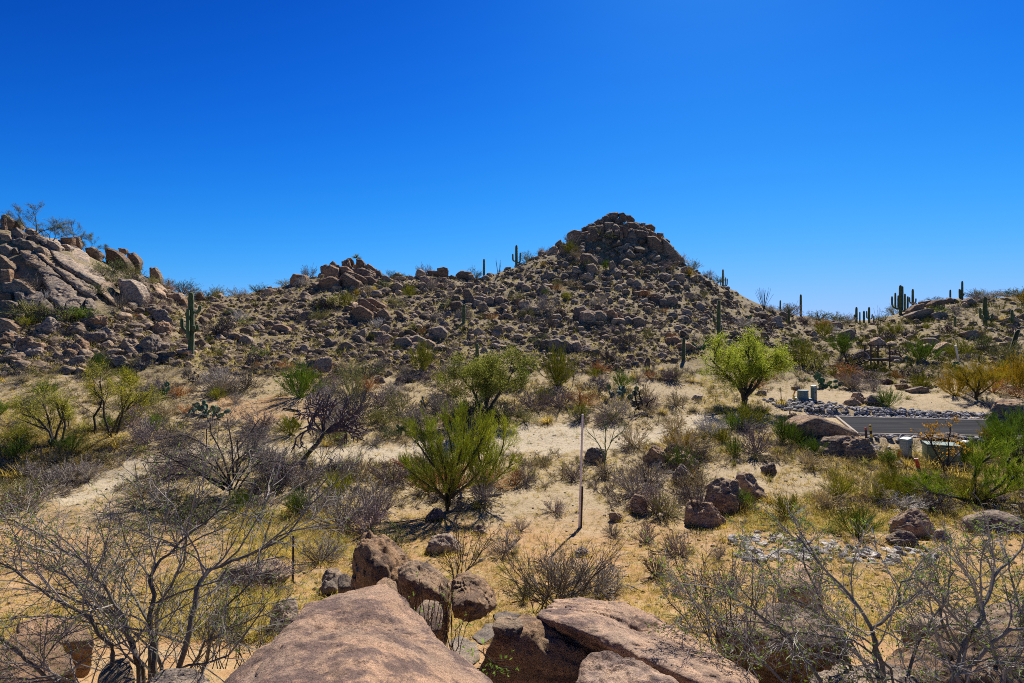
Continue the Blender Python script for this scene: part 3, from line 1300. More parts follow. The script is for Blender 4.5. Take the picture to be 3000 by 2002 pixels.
STK = []
for i in range(6):
    q = random.Random(900 + i)
    bb = Buf()
    pts = walk(q, Vector((-.5, 0, .05)), Vector((1, 0, 0)), 1.0, 4, .22)
    bb.tube(pts, taper(.05, .02, 5), 4, True)
    pts = walk(q, pts[2], Vector((.6, .6, .2)), .4, 2, .2)
    bb.tube(pts, taper(.03, .012, 3), 3, True)
    STK.append(bb.arrays())
items = []
for i in range(3000):
    x, y = rg.uniform(-80, 3080), 1130 + 640 * rg.random() ** 1.3
    if is_clear(x, y) and rg.random() < .8:
        continue
    g = ground_at(x, y)
    if in_road(np.array(g.x), np.array(g.y), 1.2):
        continue
    h = rg.uniform(.08, .45)
    items.append((i, (g.x, g.y, g.z + .01), rot_zxy(rg.uniform(0, 6.28), 0, 0) @ np.diag([h, h, h])))
merged('twig_litter', items, STK, M['twig'], (.13, .10, .08), False)

# ================================================================== BOULDERS
def off(poly, ox, oy, s):
    return [(ox + a / s, oy + b / s) for a, b in poly]


def put_rock(poly, style, col, seed, adj, group, thick=None, sub=4, p=22, amp=.11, label=None):
    o, cx, cy, by = outline_rock(poly, style, col, thick, sub, p, amp, seed)
    if label:
        tag(o, label, 'boulder', group)
        ALLK.setdefault('boulder', []).append((cx, cy))
    else:
        auto(o, 'boulder', adj, cx, cy, 'boulder', group)
    return o


G_LEFT = 'granite slabs and boulders of the steep left hill'
S39 = 3.917
SL = [
    ([(440, 560), (640, 600), (830, 640), (1000, 760), (1220, 1070), (1130, 1110), (900, 1000), (700, 870), (560, 720)], 'pale', 'long pale smooth granite slab sloping across the left hill, the largest slab there'),
    ([(580, 890), (740, 1010), (870, 1010), (1100, 1150), (1090, 1260), (900, 1180), (720, 1020)], 'pale', 'flat tan slab just below the largest pale slab on the left hill'),
    ([(500, 1040), (640, 1040), (880, 1190), (800, 1300), (700, 1400), (620, 1330), (540, 1150)], 'grey', 'broad streaked grey slab at the foot of the left hill slabs'),
    ([(250, 740), (400, 740), (530, 880), (490, 930), (300, 860)], 'brown', None), ([(450, 960), (560, 900), (690, 1020), (520, 1030)], 'grey', None),
    ([(400, 740), (480, 740), (610, 870), (560, 880)], 'pink', None), ([(470, 1320), (530, 1280), (620, 1380), (740, 1530), (600, 1500), (480, 1430)], 'grey', None),
    ([(230, 1300), (300, 1180), (480, 1230), (510, 1330), (460, 1380), (300, 1360)], 'grey', None), ([(760, 1330), (860, 1250), (980, 1280), (900, 1380), (780, 1400)], 'grey', None),
    ([(990, 1290), (1060, 1280), (1100, 1340), (1080, 1400), (1000, 1400)], 'grey', None), ([(1160, 1110), (1290, 1080), (1300, 1200), (1250, 1280), (1160, 1200)], 'brown', None),
    ([(1560, 990), (1640, 1000), (1740, 1080), (1700, 1160), (1620, 1100)], 'grey', None), ([(1720, 1070), (1820, 1090), (1910, 1170), (1900, 1250), (1800, 1200)], 'pink', None),
    ([(1470, 1320), (1600, 1260), (1650, 1250), (1640, 1320), (1500, 1350)], 'grey', None),
]
for i, (pl, c, lab) in enumerate(SL):
    put_rock(off(pl, 0, 560, S39), 'lie', c, 500 + i, {'pale': 'pale smooth', 'grey': 'grey flat', 'brown': 'brown flat', 'pink': 'pinkish flat'}[c], G_LEFT, 1.6 if i < 3 else 1.0, 5, 26, .08, lab)
UPL = [
    ([(1360, 1010), (1500, 1000), (1590, 1060), (1640, 1190), (1560, 1280), (1440, 1260), (1370, 1160)], 'pale', 'big pale rounded boulder right of the left hill slabs'),
    ([(1205, 640), (1330, 680), (1360, 760), (1450, 800), (1470, 860), (1350, 870), (1260, 800)], 'dark', 'dark pointed crag boulder on the left skyline'),
    ([(1460, 720), (1530, 710), (1610, 810), (1590, 860), (1490, 860)], 'dark', None), ([(1360, 655), (1440, 660), (1450, 690), (1370, 690)], 'dark', None),
    ([(970, 650), (1060, 640), (1150, 720), (1130, 750), (1010, 720)], 'brown', None), ([(700, 540), (830, 530), (820, 600), (700, 590)], 'red', None),
    ([(830, 520), (890, 520), (930, 610), (860, 600)], 'brown', None), ([(1720, 885), (1780, 885), (1840, 970), (1820, 1020), (1740, 980)], 'brown', None),
    ([(10, 280), (60, 265), (150, 330), (100, 370), (60, 350)], 'brown', None), ([(0, 320), (50, 310), (60, 420), (0, 430)], 'dark', None),
    ([(90, 350), (200, 350), (240, 390), (200, 430), (100, 440)], 'brown', None), ([(125, 450), (190, 420), (270, 490), (270, 540), (150, 530)], 'grey', None),
    ([(280, 440), (370, 430), (420, 500), (300, 500)], 'brown', None), ([(290, 510), (400, 505), (450, 550), (330, 570)], 'grey', None),
    ([(0, 490), (110, 500), (130, 550), (0, 560)], 'pink', None), ([(250, 570), (330, 570), (390, 640), (320, 660), (260, 610)], 'grey', None),
    ([(380, 640), (480, 640), (530, 710), (440, 733)], 'brown', None), ([(90, 650), (180, 650), (210, 700), (130, 710)], 'grey', None),
    ([(0, 740), (80, 790), (170, 890), (140, 930), (0, 840)], 'brown', None), ([(0, 910), (110, 900), (120, 1000), (50, 1040), (0, 1010)], 'red', None),
    ([(30, 1060), (180, 1040), (260, 1110), (240, 1160), (60, 1160)], 'grey', None), ([(0, 1160), (110, 1160), (140, 1210), (40, 1250), (0, 1250)], 'red', None),
    ([(0, 1260), (130, 1250), (210, 1300), (60, 1350), (0, 1340)], 'grey', None), ([(160, 1160), (250, 1170), (270, 1220), (220, 1290), (170, 1230)], 'grey', None),
    ([(140, 1000), (240, 1020), (420, 1190), (280, 1170)], 'brown', None), ([(1910, 1180), (2060, 1170), (2090, 1230), (1960, 1250)], 'brown', None),
    ([(0, 1465), (90, 1480), (200, 1560), (190, 1620), (0, 1620)], 'pink', None), ([(0, 640), (60, 620), (110, 650), (60, 720), (0, 720)], 'grey', None),
    ([(130, 560), (230, 540), (270, 560), (180, 600)], 'grey', None), ([(540, 560), (620, 580), (690, 640), (660, 660), (570, 620)], 'pale', None),
    ([(700, 610), (770, 610), (810, 650), (740, 660)], 'pale', None), ([(2030, 1240), (2110, 1230), (2140, 1290), (2050, 1300)], 'red', None), ([(2240, 1180), (2310, 1160), (2340, 1220), (2260, 1250)], 'dark', None),
]
AD = {'pale': 'pale', 'dark': 'dark brown', 'brown': 'brown', 'grey': 'grey', 'pink': 'pinkish', 'red': 'reddish'}
for i, (pl, c, lab) in enumerate(UPL):
    put_rock(off(pl, 0, 560, S39), 'up', c, 540 + i, AD[c], G_LEFT, None, 4, 24, .12, lab)
SUMMIT = [
    [(770, 190), (880, 110), (980, 100), (985, 140), (900, 190)], [(1000, 120), (1060, 105), (1110, 150), (1060, 170)], [(1110, 150), (1160, 145), (1220, 200), (1150, 230)],
    [(665, 230), (720, 195), (780, 215), (770, 270), (700, 280)], [(300, 400), (380, 340), (480, 360), (470, 440), (310, 450)], [(490, 320), (540, 300), (560, 350), (500, 370)],
    [(560, 290), (660, 250), (690, 290), (600, 350)], [(1370, 280), (1450, 265), (1500, 310), (1490, 340), (1400, 330)], [(1310, 255), (1365, 250), (1365, 285), (1310, 285)],
    [(1290, 300), (1400, 330), (1520, 400), (1500, 440), (1350, 380)], [(1530, 385), (1610, 390), (1630, 450), (1540, 430)], [(1400, 430), (1500, 430), (1620, 520), (1640, 640), (1480, 620), (1400, 560)],
    [(1600, 470), (1720, 560), (1910, 750), (1780, 720), (1640, 640)], [(1120, 240), (1230, 230), (1290, 300), (1280, 360), (1140, 340)], [(1230, 340), (1380, 380), (1400, 470), (1330, 500), (1230, 420)],
    [(1130, 360), (1220, 350), (1210, 500), (1130, 490)], [(940, 370), (1010, 350), (1010, 480), (940, 490)], [(1060, 280), (1130, 280), (1130, 500), (1060, 500)], [(820, 370), (900, 360), (930, 480), (820, 510)],
    [(780, 180), (920, 190), (920, 230), (800, 240)], [(580, 310), (690, 300), (690, 380), (580, 400)], [(490, 680), (620, 670), (720, 800), (680, 850), (500, 740)], [(980, 580), (1140, 520), (1190, 590), (1060, 610)],
    [(130, 530), (200, 480), (230, 560), (150, 570)], [(870, 790), (920, 770), (990, 900), (950, 920)], [(1590, 1000), (1640, 940), (1720, 960), (1700, 1030)], [(1210, 1200), (1390, 1180), (1390, 1240), (1240, 1260)],
    [(1280, 1320), (1390, 1280), (1400, 1330), (1310, 1350)], [(560, 830), (650, 810), (740, 930), (580, 920)], [(1380, 830), (1440, 830), (1510, 890), (1470, 900)], [(940, 200), (1040, 190), (1060, 280), (950, 300)],
    [(690, 290), (780, 280), (820, 360), (720, 400)], [(800, 250), (920, 240), (930, 330), (820, 350)], [(480, 380), (570, 370), (580, 460), (490, 470)], [(580, 410), (680, 400), (680, 490), (590, 500)], [(1010, 380), (1060, 370), (1060, 500), (1010, 500)],
]
for i, pl in enumerate(SUMMIT):
    flat = i in (22, 25, 27)
    c = 'pale' if flat else ('dark' if i < 24 or i > 29 else 'brown') if i % 4 else 'brown'
    put_rock(off(pl, 1600, 600, 4.7), 'up', c, 600 + i, AD[c], 'boulders of the pointed summit crag', None, 4, 24, .12,
             'bright flat ledge boulder under the summit crag' if i == 22 else 'large sheer dark face on the right shoulder of the summit crag' if i == 11 else None)
OUT = [
    [(350, 240), (400, 215), (440, 225), (400, 280)], [(390, 270), (470, 220), (560, 260), (570, 330), (520, 360), (400, 300)], [(330, 400), (460, 340), (560, 400), (560, 470), (400, 480)], [(560, 360), (640, 320), (800, 420), (800, 470), (640, 470)],
    [(590, 180), (640, 160), (680, 210), (640, 240)], [(650, 150), (700, 140), (730, 190), (680, 200)], [(760, 155), (820, 150), (860, 200), (830, 230), (770, 190)], [(720, 210), (800, 220), (850, 300), (800, 310), (730, 270)],
    [(850, 230), (900, 205), (990, 270), (980, 300), (880, 280)], [(990, 300), (1030, 285), (1050, 330), (1050, 380), (990, 360)], [(1050, 340), (1110, 340), (1130, 390), (1060, 400)], [(0, 400), (40, 325), (90, 340), (180, 340), (190, 390), (60, 430)],
    [(840, 350), (930, 350), (990, 400), (960, 430), (850, 410)], [(640, 290), (700, 290), (880, 380), (900, 410), (800, 400)], [(570, 240), (650, 240), (720, 290), (600, 330)],
]
for i, pl in enumerate(OUT):
    put_rock(off(pl, 850, 720, S39), 'up', 'red' if i % 3 else 'dark', 660 + i, 'reddish' if i % 3 else 'dark brown', 'boulders of the small knoll left of the summit', None, 4, 24, .12)
MIDR = [
    ([(720, 720), (800, 680), (960, 770), (940, 810), (860, 850), (740, 790)], 'red'), ([(780, 610), (820, 600), (1010, 730), (970, 760), (800, 680)], 'red'), ([(870, 610), (930, 590), (1110, 690), (1080, 700), (1000, 720)], 'red'),
    ([(1000, 770), (1080, 730), (1150, 800), (1100, 840), (1010, 810)], 'red'), ([(1580, 290), (1750, 290), (1740, 330), (1590, 320)], 'dark'), ([(1690, 260), (1760, 240), (1810, 260), (1790, 300)], 'dark'),
    ([(1900, 330), (1960, 290), (2070, 300), (2050, 340), (1930, 350)], 'dark'), ([(2040, 330), (2100, 330), (2130, 400), (2060, 390)], 'brown'), ([(1990, 510), (2050, 490), (2120, 600), (2080, 640), (2000, 590)], 'dark'),
    ([(1910, 500), (1960, 480), (1980, 520), (1920, 540)], 'dark'), ([(1840, 650), (1950, 640), (2000, 700), (1900, 730)], 'dark'), ([(1620, 950), (1740, 930), (1810, 1000), (1760, 1050), (1640, 1040)], 'grey'),
    ([(700, 1030), (860, 950), (850, 1010), (760, 1060)], 'pale'), ([(910, 1000), (1070, 980), (1080, 1040), (980, 1060)], 'pink'), ([(390, 1070), (440, 1055), (490, 1110), (480, 1140), (400, 1130)], 'grey'),
    ([(970, 1530), (1030, 1500), (1100, 1560), (1060, 1567)], 'grey'), ([(1300, 440), (1360, 430), (1400, 470), (1320, 480)], 'brown'), ([(1710, 370), (1790, 360), (1780, 410), (1720, 410)], 'red'), ([(1680, 440), (1740, 430), (1780, 480), (1700, 490)], 'red'),
    ([(1150, 450), (1230, 420), (1290, 460), (1260, 500), (1180, 500)], 'brown'), ([(1490, 360), (1540, 345), (1600, 390), (1500, 400)], 'brown'), ([(2160, 660), (2240, 650), (2270, 720), (2180, 750)], 'brown'), ([(2110, 610), (2200, 640), (2170, 700), (2100, 680)], 'grey'),
]
for i, (pl, c) in enumerate(MIDR):
    put_rock(off(pl, 850, 720, S39), 'up', c, 690 + i, AD[c], 'boulders between the knoll and the summit', None, 4, 24, .12)
RT = [
    ([(1040, 350), (1100, 290), (1200, 270), (1210, 330), (1100, 380)], 'dark'), ([(1280, 270), (1340, 230), (1450, 230), (1440, 290), (1290, 330)], 'dark'), ([(1040, 400), (1090, 370), (1300, 330), (1300, 370), (1150, 420)], 'grey'),
    ([(1270, 400), (1380, 360), (1480, 370), (1470, 410), (1320, 420)], 'grey'), ([(1450, 230), (1500, 205), (1560, 230), (1550, 250), (1470, 260)], 'dark'), ([(1680, 240), (1740, 200), (1810, 250), (1800, 290), (1720, 290)], 'grey'),
    ([(1170, 250), (1280, 235), (1260, 290), (1190, 300)], 'dark'), ([(620, 700), (690, 650), (760, 710), (770, 750), (630, 740)], 'pink'), ([(730, 660), (780, 630), (830, 660), (800, 700)], 'grey'), ([(260, 600), (370, 560), (420, 600), (410, 680), (300, 650)], 'grey'),
    ([(160, 490), (230, 480), (270, 510), (260, 545), (170, 540)], 'brown'), ([(430, 840), (520, 800), (580, 830), (580, 900), (460, 890)], 'dark'), ([(360, 880), (420, 870), (460, 910), (380, 920)], 'dark'), ([(830, 870), (920, 870), (970, 920), (900, 940)], 'pale'),
    ([(1010, 700), (1130, 740), (1100, 760), (1030, 740)], 'pale'), ([(1160, 780), (1250, 730), (1330, 780), (1250, 800)], 'pale'), ([(1220, 670), (1330, 670), (1430, 730), (1360, 760), (1250, 720)], 'brown'), ([(1350, 790), (1450, 710), (1560, 740), (1520, 800), (1400, 830)], 'pink'),
    ([(1250, 640), (1380, 630), (1380, 670), (1270, 680)], 'grey'), ([(1660, 600), (1820, 570), (1910, 600), (1860, 650), (1700, 660)], 'grey'), ([(730, 1150), (800, 1135), (850, 1160), (840, 1190), (740, 1190)], 'dark'), ([(1150, 1190), (1260, 1170), (1300, 1210), (1250, 1240), (1170, 1230)], 'grey'),
    ([(1040, 1260), (1180, 1215), (1260, 1240), (1240, 1290), (1120, 1290)], 'grey'), ([(900, 1200), (1000, 1190), (1040, 1240), (950, 1255)], 'dark'),
]
for i, (pl, c) in enumerate(RT):
    put_rock(off(pl, 2400, 820, S39), 'up', c, 720 + i, AD[c], 'rocks of the low hill at the right', None, 4, 24, .12)

for i, (pl, ox, oy, sc, lab) in enumerate((
        ([(640, 500), (690, 265), (800, 195), (960, 130), (1100, 165), (1220, 235), (1280, 335), (1250, 520)], 1600, 600, 4.7, 'dark central rock mass carrying the summit boulders'),
        ([(330, 470), (410, 365), (560, 315), (660, 300), (670, 520)], 1600, 600, 4.7, 'left shoulder rock mass of the summit crag'),
        ([(1220, 310), (1490, 410), (1620, 510), (1720, 640), (1400, 580), (1230, 500)], 1600, 600, 4.7, 'right shoulder rock mass of the summit crag'),
        ([(350, 430), (400, 300), (560, 230), (650, 180), (800, 200), (880, 270), (1000, 340), (1060, 430)], 850, 720, S39, 'dark rock core of the reddish knoll'),
        ([(1580, 380), (1600, 310), (1790, 290), (1950, 330), (2110, 370), (2130, 420)], 850, 720, S39, 'low rock core of the ridge between knoll and summit'))):
    o, cx, cy, by = outline_rock(off(pl, ox, oy, sc), 'up', 'dark', 4.0, 5, 9, .13, 850 + i, .05, 1.04, .05, 4.2)
    o.name = 'rock_mass'
    tag(o, lab, 'rock mass', 'rock masses on the skylines')

CRAG = [(1670, 705), (1690, 672), (1740, 655), (1770, 635), (1810, 628), (1850, 636), (1875, 660), (1915, 672), (1945, 700), (1990, 745), (1900, 725), (1830, 715), (1740, 712)]
KNOB = [(925, 820), (945, 785), (990, 770), (1030, 760), (1060, 770), (1095, 790), (1115, 812), (1080, 835), (1000, 842)]
rk = random.Random(31)
for i in range(44):
    x, y = sample(CRAG if i < 33 else KNOB, rk)
    w = rk.uniform(15, 36)
    c = rk.choice(('dark', 'brown', 'dark', 'red'))
    o = boulder(x, y + 5, w, w * rk.uniform(.6, 1.15), c)
    auto(o, 'boulder', AD[c], x, y - w * .2, 'boulder', 'boulders of the pointed summit crag' if i < 33 else 'boulders of the small knoll left of the summit')

# ---- boulders of the flat, each with its own words
MID = [
    (940, 1091, 62, 46, 'pink', 3, 'round pale boulder sitting alone at the foot of the slope'),
    (1747, 1356, 70, 44, 'grey', 6, 'low grey boulder beside the thin green sapling'),
    (2150, 1496, 122, 84, 'brown', 5, 'tan domed boulder, larger of the pair behind the cactus pads'),
    (2196, 1458, 112, 70, 'dark', 8, 'dark leaning boulder resting behind the tan domed one'),
    (2070, 1540, 124, 70, 'dark', 4, 'brown boulder half hidden in grass left of the tan domed one'),
    (1868, 1500, 72, 48, 'brown', 9, 'jagged brown rock poking out of the purple twig shrub'),
    (1806, 1526, 46, 24, 'pink', 2, 'loaf shaped reddish stone lying alone on orange sand'),
    (2258, 1388, 54, 32, 'grey', 11, 'pointed whitish grey rock on open sand'),
    (1998, 1416, 68, 56, 'pale', 1, 'pale yellow square rock below the dark boulder pair'),
    (1985, 1346, 116, 44, 'dark', 7, 'dark flat boulder lying across the top of the boulder pair'),
    (2002, 1376, 108, 50, 'dark', 12, 'dark boulder forming the base of the boulder pair'),
    (1925, 1364, 54, 54, 'brown', 10, 'small upright brown rock left of the boulder pair'),
    (2375, 1300, 82, 38, 'pale', 0, 'long pale boulder in front of the big road boulder'),
    (2440, 1288, 74, 32, 'red', 13, 'reddish boulder tucked under the big road boulder'),
    (2450, 1334, 150, 52, 'dark', 3, 'dark cracked boulder at the head of the lane'),
    (2535, 1347, 118, 60, 'dark', 5, 'dark wedge boulder beside the upright pedestal'),
    (2501, 1188, 56, 24, 'pink', 1, 'sunlit tan boulder in front of a trio across the lane'),
    (2520, 1180, 60, 30, 'brown', 8, 'split brown boulder at the back of the trio across the lane'),
    (2568, 1186, 66, 30, 'grey', 2, 'grey boulder of the trio across the lane, under a bush'),
    (2682, 1574, 134, 76, 'pink', 6, 'smooth egg shaped boulder above the stony wash'),
    (2762, 1588, 52, 32, 'pale', 4, 'small pale stone right of the egg shaped boulder'),
    (2650, 1600, 90, 40, 'grey', 9, 'grey rock under the egg shaped boulder'),
    (2950, 1562, 190, 52, 'pale', 0, 'wide sunlit cream boulder at the right edge'),
    (2805, 1292, 90, 22, 'grey', 7, 'long flat grey stone behind the dark green cabinet'),
    (2915, 1288, 70, 32, 'pink', 11, 'pinkish rock near the right end of the lane'),
    (2985, 1246, 120, 76, 'pink', 10, 'pink rounded boulder where the lane leaves the picture'),
    (2328, 1224, 36, 14, 'red', 12, 'small red stone left of the big road boulder'),
    (2336, 1143, 32, 12, 'pink', 13, 'flat tan stone behind the squat utility vault'),
    (2045, 1172, 36, 16, 'pale', 2, 'small white stone left of the leafy tree'),
    (2228, 1158, 34, 14, 'pale', 5, 'small whitish stone right of the leafy tree trunk'),
    (1887, 1220, 34, 12, 'grey', 1, 'grey stone under the black dead branch'),
    (1495, 1216, 50, 22, 'grey', 8, 'larger grey stone of the cluster near the left trail bend'),
    (1530, 1220, 34, 18, 'grey', 3, 'smaller grey stone of the cluster near the left trail bend'),
    (1113, 1122, 38, 20, 'grey', 4, 'dark grey stone, left end of the row at the slope foot'),
    (1172, 1124, 32, 20, 'dark', 6, 'dark stone, middle of the row at the slope foot'),
    (1203, 1120, 26, 12, 'pale', 10, 'pale stone, right end of the row at the slope foot'),
    (1272, 1524, 60, 30, 'grey', 9, 'grey slab stone left of the green broom tree trunk'),
    (1405, 1566, 56, 26, 'pale', 7, 'pale dome stone below the green broom tree'),
    (1300, 1622, 110, 50, 'pale', 0, 'wide pale boulder half buried behind the foreground rocks'),
    (1705, 1632, 54, 24, 'pale', 12, 'pale buried stone right of the tall pole shadow'),
    (310, 1545, 26, 16, 'pale', 1, 'lone pale stone on the orange sand'),
    (740, 1722, 200, 70, 'brown', 2, 'low brown boulder under the grey brush at left'),
    (820, 1860, 100, 80, 'pale', 13, 'pale slab leaning on the large foreground rock'),
    (965, 1745, 84, 70, 'pale', 11, 'cream block left of the tall brown boulder'),
]
SKIRT = []
for (px, by, w, h, c, k, lab) in MID:
    o = boulder(px, by, w, h * 1.05, {'brown': 'tan', 'dark': 'pink', 'pink': 'tan', 'red': 'warm'}.get(c, c), k)
    for q_ in range(int(w / 5)):
        a_ = rg.uniform(-1.1, 1.1)
        s_ = g_s = ground_at(px, by).y / F
        gx_, gy_ = o.location.x + math.sin(a_) * w * s_ * .56, o.location.y - math.cos(a_) * o.scale.y * rg.uniform(.9, 1.25)
        hh_ = rg.uniform(.12, .3)
        SKIRT.append((q_, (gx_, gy_, float(height(gx_, gy_)[0])), rot_zxy(rg.uniform(0, 6.28), 0, 0) @ np.diag([hh_ * 1.3, hh_ * 1.3, hh_])))
    tag(o, lab, 'boulder', 'boulders on the flat')
    ALLK.setdefault('boulder', []).append((px, by - h / 2))
merged('tuft_grass', SKIRT, GR, M['grass'], (.64, .48, .10), False)
o, *_ = outline_rock([(2340, 1275), (2343, 1232), (2378, 1211), (2425, 1222), (2478, 1248), (2520, 1274), (2440, 1290), (2370, 1285)], 'up', 'pink', 2.6, 5, 10, .10, 801, .012, 1.03)
tag(o, 'big sloping tan boulder at the corner of the lane', 'boulder', 'boulders on the flat')

# ---- large loose boulders of the slopes, placed at random
LOWL = [(0, 945), (300, 945), (480, 900), (540, 1060), (420, 1080), (0, 1095)]
rb = random.Random(21)
nb = 0
while nb < 58:
    low = nb < 36
    x, y = sample(LOWL if low else HILL, rb)
    if not low and x > 2350:
        continue
    w = rb.uniform(34, 74) if low else rb.uniform(24, 44)
    c = rb.choice(('brown', 'grey', 'pink', 'brown', 'grey', 'pale', 'red'))
    o = boulder(x, y, w, w * rb.uniform(.45, .75), c)
    auto(o, 'boulder', ('large ' if w > 48 else '') + AD[c], x, y - w * .25, 'boulder', 'loose boulders on the left slope' if low else 'loose boulders on the central slope')
    nb += 1

# ---- jointed ledges standing out of the slopes
rl = random.Random(55)
for (lx, ly, lw, n) in ((1760, 925, 120, 4), (1860, 945, 90, 3), (1240, 1008, 110, 3), (1660, 1015, 110, 4), (1450, 880, 80, 3), (1960, 880, 80, 3), (1130, 985, 70, 2), (700, 985, 90, 3), (830, 960, 70, 2), (1560, 840, 70, 3), (2010, 1005, 70, 2), (580, 1000, 60, 2)):
    til = rl.uniform(.1, .45)
    for k in range(n):
        x0 = lx + (k - n / 2) * lw / n + rl.uniform(-6, 6)
        y0 = ly + til * (x0 - lx) + rl.uniform(-8, 8)
        w, h = lw / n * rl.uniform(1.0, 1.7), lw * rl.uniform(.16, .30)
        pl = [(x0 - w * .5, y0 + h * .2), (x0 - w * .42, y0 - h * .35), (x0 + w * rl.uniform(-.1, .2), y0 - h * .55 + til * 4), (x0 + w * .45, y0 - h * .2 + til * w * .4), (x0 + w * .5, y0 + h * .45), (x0 - w * .2, y0 + h * .5)]
        c = rl.choice(('brown', 'red', 'grey', 'pink', 'brown'))
        put_rock(pl, 'up', c, 1000 + int(lx) + k, AD[c] + ' ledge', 'jointed ledges on the slopes', max(1.2, w / F * 60), 4, 26, .12)

# ---- the foreground outcrop
FG = 'granite boulders of the foreground outcrop'


def fg(label, pts, col, seed, sub=6, p=12, amp=.07, fine=.02, dents=(), drop=0, crack=.035, grow=1.08):
    q = [world(*t) for t in pts]
    if drop:
        zmin = min(v.z for v in q)
        c_ = sum(q, Vector()) / len(q)
        q += [Vector((c_.x + (v.x - c_.x) * .72, c_.y + (v.y - c_.y) * .72 + .12, zmin - drop)) for v in q]
    d = [(world(a, b, c), r, dep) for (a, b, c, r, dep) in dents]
    o = hull_rock('boulder', q, sub, p, amp, None, seed, fine, d, col, crack, grow)
    return tag(o, label, 'boulder', FG)


fg('huge pink brown sloping slab, the closest rock, bottom centre left', [(1130, 1688, 5.0), (1010, 1716, 4.9), (885, 1742, 4.6), (1192, 1745, 4.75), (1305, 1850, 4.25), (1475, 2010, 3.5), (1590, 2200, 2.9), (780, 1850, 4.0), (640, 1995, 3.3), (520, 2300, 2.2), (1000, 2300, 1.95), (1560, 2330, 2.3),
   (860, 1900, 4.75), (1000, 2150, 5.1), (1300, 2100, 4.9), (560, 2300, 3.4)], (2.05, 1.72, 1.54), 901, 7, 60, .03, .016, crack=.02, grow=1.0)
fg('long whale backed boulder lying across the bottom right of centre', [(1540, 1800, 5.0), (1605, 1764, 5.5), (1690, 1748, 5.75), (1810, 1764, 5.7), (1955, 1826, 5.2), (2085, 1912, 4.7), (2210, 2015, 4.1), (1600, 1812, 4.75), (1750, 1852, 4.5), (1900, 1925, 4.2), (2060, 2010, 3.9),
   (1600, 1872, 5.15), (1740, 1960, 5.05), (1880, 2050, 4.85), (2060, 2150, 4.6), (1720, 1800, 6.7), (1980, 1860, 6.1), (2200, 1990, 5.2), (1980, 2010, 5.3)], (1.55, 1.34, 1.22), 902, 7, 14, .05, .022, crack=.02)
fg('brown shaded rock wedged beneath the whale backed boulder', [(1455, 1850, 4.8), (1535, 1818, 5.0), (1610, 1836, 4.95), (1730, 1925, 4.7), (1810, 2020, 4.5), (1400, 1990, 4.85), (1395, 2200, 5.2), (1750, 2250, 4.9), (1500, 1900, 6.0), (1800, 2050, 5.8), (1450, 2150, 6.0), (1450, 1900, 4.75), (1600, 1930, 4.7)], 'warm', 903, 6, 22, .07, .025, drop=.6, grow=1.1)
fg('small cap stone perched on the shaded wedge rock', [(1437, 1836, 4.7), (1460, 1808, 4.9), (1525, 1806, 4.95), (1538, 1836, 4.8), (1500, 1872, 4.7), (1448, 1865, 4.7), (1480, 1850, 5.3), (1530, 1850, 5.2)], 'brown', 904, 5, 12, .08)
fg('rounded nose of rock rising from the bottom edge', [(1680, 2010, 3.5), (1700, 1935, 3.7), (1755, 1913, 3.8), (1812, 1917, 3.8), (1910, 1965, 3.5), (2000, 2020, 3.2), (1700, 2250, 3.0), (1950, 2250, 2.9), (1760, 1980, 4.5), (1950, 2050, 4.2)], 'slab', 905, 6, 14, .07, .02, drop=1.0)
fg('tallest dark brown boulder of the outcrop, overhung and shaded', [(1022, 1615, 7.4), (1038, 1580, 7.6), (1078, 1552, 7.9), (1130, 1558, 8.0), (1182, 1598, 8.0), (1222, 1655, 7.8), (1185, 1700, 7.3), (1125, 1722, 7.0), (1040, 1722, 7.3), (1070, 1600, 7.1), (1090, 1650, 6.9), (1100, 1620, 9.2), (1200, 1690, 8.9), (1060, 1740, 9.0)],
   'warm', 906, 6, 14, .13, .035, drop=0.5)
fg('middle grey brown boulder with a split, leaning on the tallest one', [(1162, 1665, 6.5), (1200, 1645, 6.8), (1245, 1640, 7.0), (1290, 1672, 6.9), (1325, 1710, 6.6), (1300, 1757, 6.2), (1220, 1745, 6.1), (1180, 1715, 6.2), (1225, 1700, 6.1), (1200, 1690, 7.6), (1300, 1720, 7.5), (1210, 1850, 6.3), (1300, 1850, 6.3)], 'pink', 907, 6, 12, .11, .026, drop=0.5)
fg('round ochre boulder with a hollowed front', [(1308, 1735, 6.0), (1325, 1690, 6.2), (1370, 1674, 6.4), (1415, 1688, 6.4), (1450, 1735, 6.2), (1460, 1775, 6.0), (1430, 1810, 5.8), (1370, 1832, 5.6), (1320, 1825, 5.6), (1315, 1780, 5.6), (1380, 1760, 5.5), (1350, 1720, 7.1), (1430, 1760, 7.0)],
   'warm', 908, 6, 12, .10, .03)
fg('small tan rock between the slab and the tallest boulder', [(1100, 1712, 5.6), (1128, 1690, 5.8), (1160, 1702, 5.8), (1170, 1745, 5.6), (1140, 1775, 5.4), (1110, 1740, 6.2), (1160, 1740, 6.3)], 'warm', 909, 5, 10, .1)
fg('tan half sunk rock in the gap below the split boulder', [(1218, 1790, 5.4), (1245, 1757, 5.6), (1285, 1765, 5.6), (1302, 1800, 5.4), (1290, 1850, 5.2), (1230, 1850, 5.2), (1260, 1800, 5.8)], 'pink', 910, 5, 12, .03, .006)
fg('sunlit pale rock in the gap beside the big slab', [(1310, 1880, 4.9), (1345, 1855, 5.1), (1405, 1880, 5.0), (1412, 1940, 4.7), (1360, 1960, 4.6), (1340, 1900, 5.6)], 'pale', 911, 5, 12, .1)
fg('grey wedge stone under the ochre boulder', [(1380, 1868, 5.2), (1420, 1826, 5.5), (1470, 1820, 5.6), (1450, 1865, 5.3), (1410, 1890, 5.1), (1430, 1840, 6.0)], 'grey', 912, 5, 12, .1)
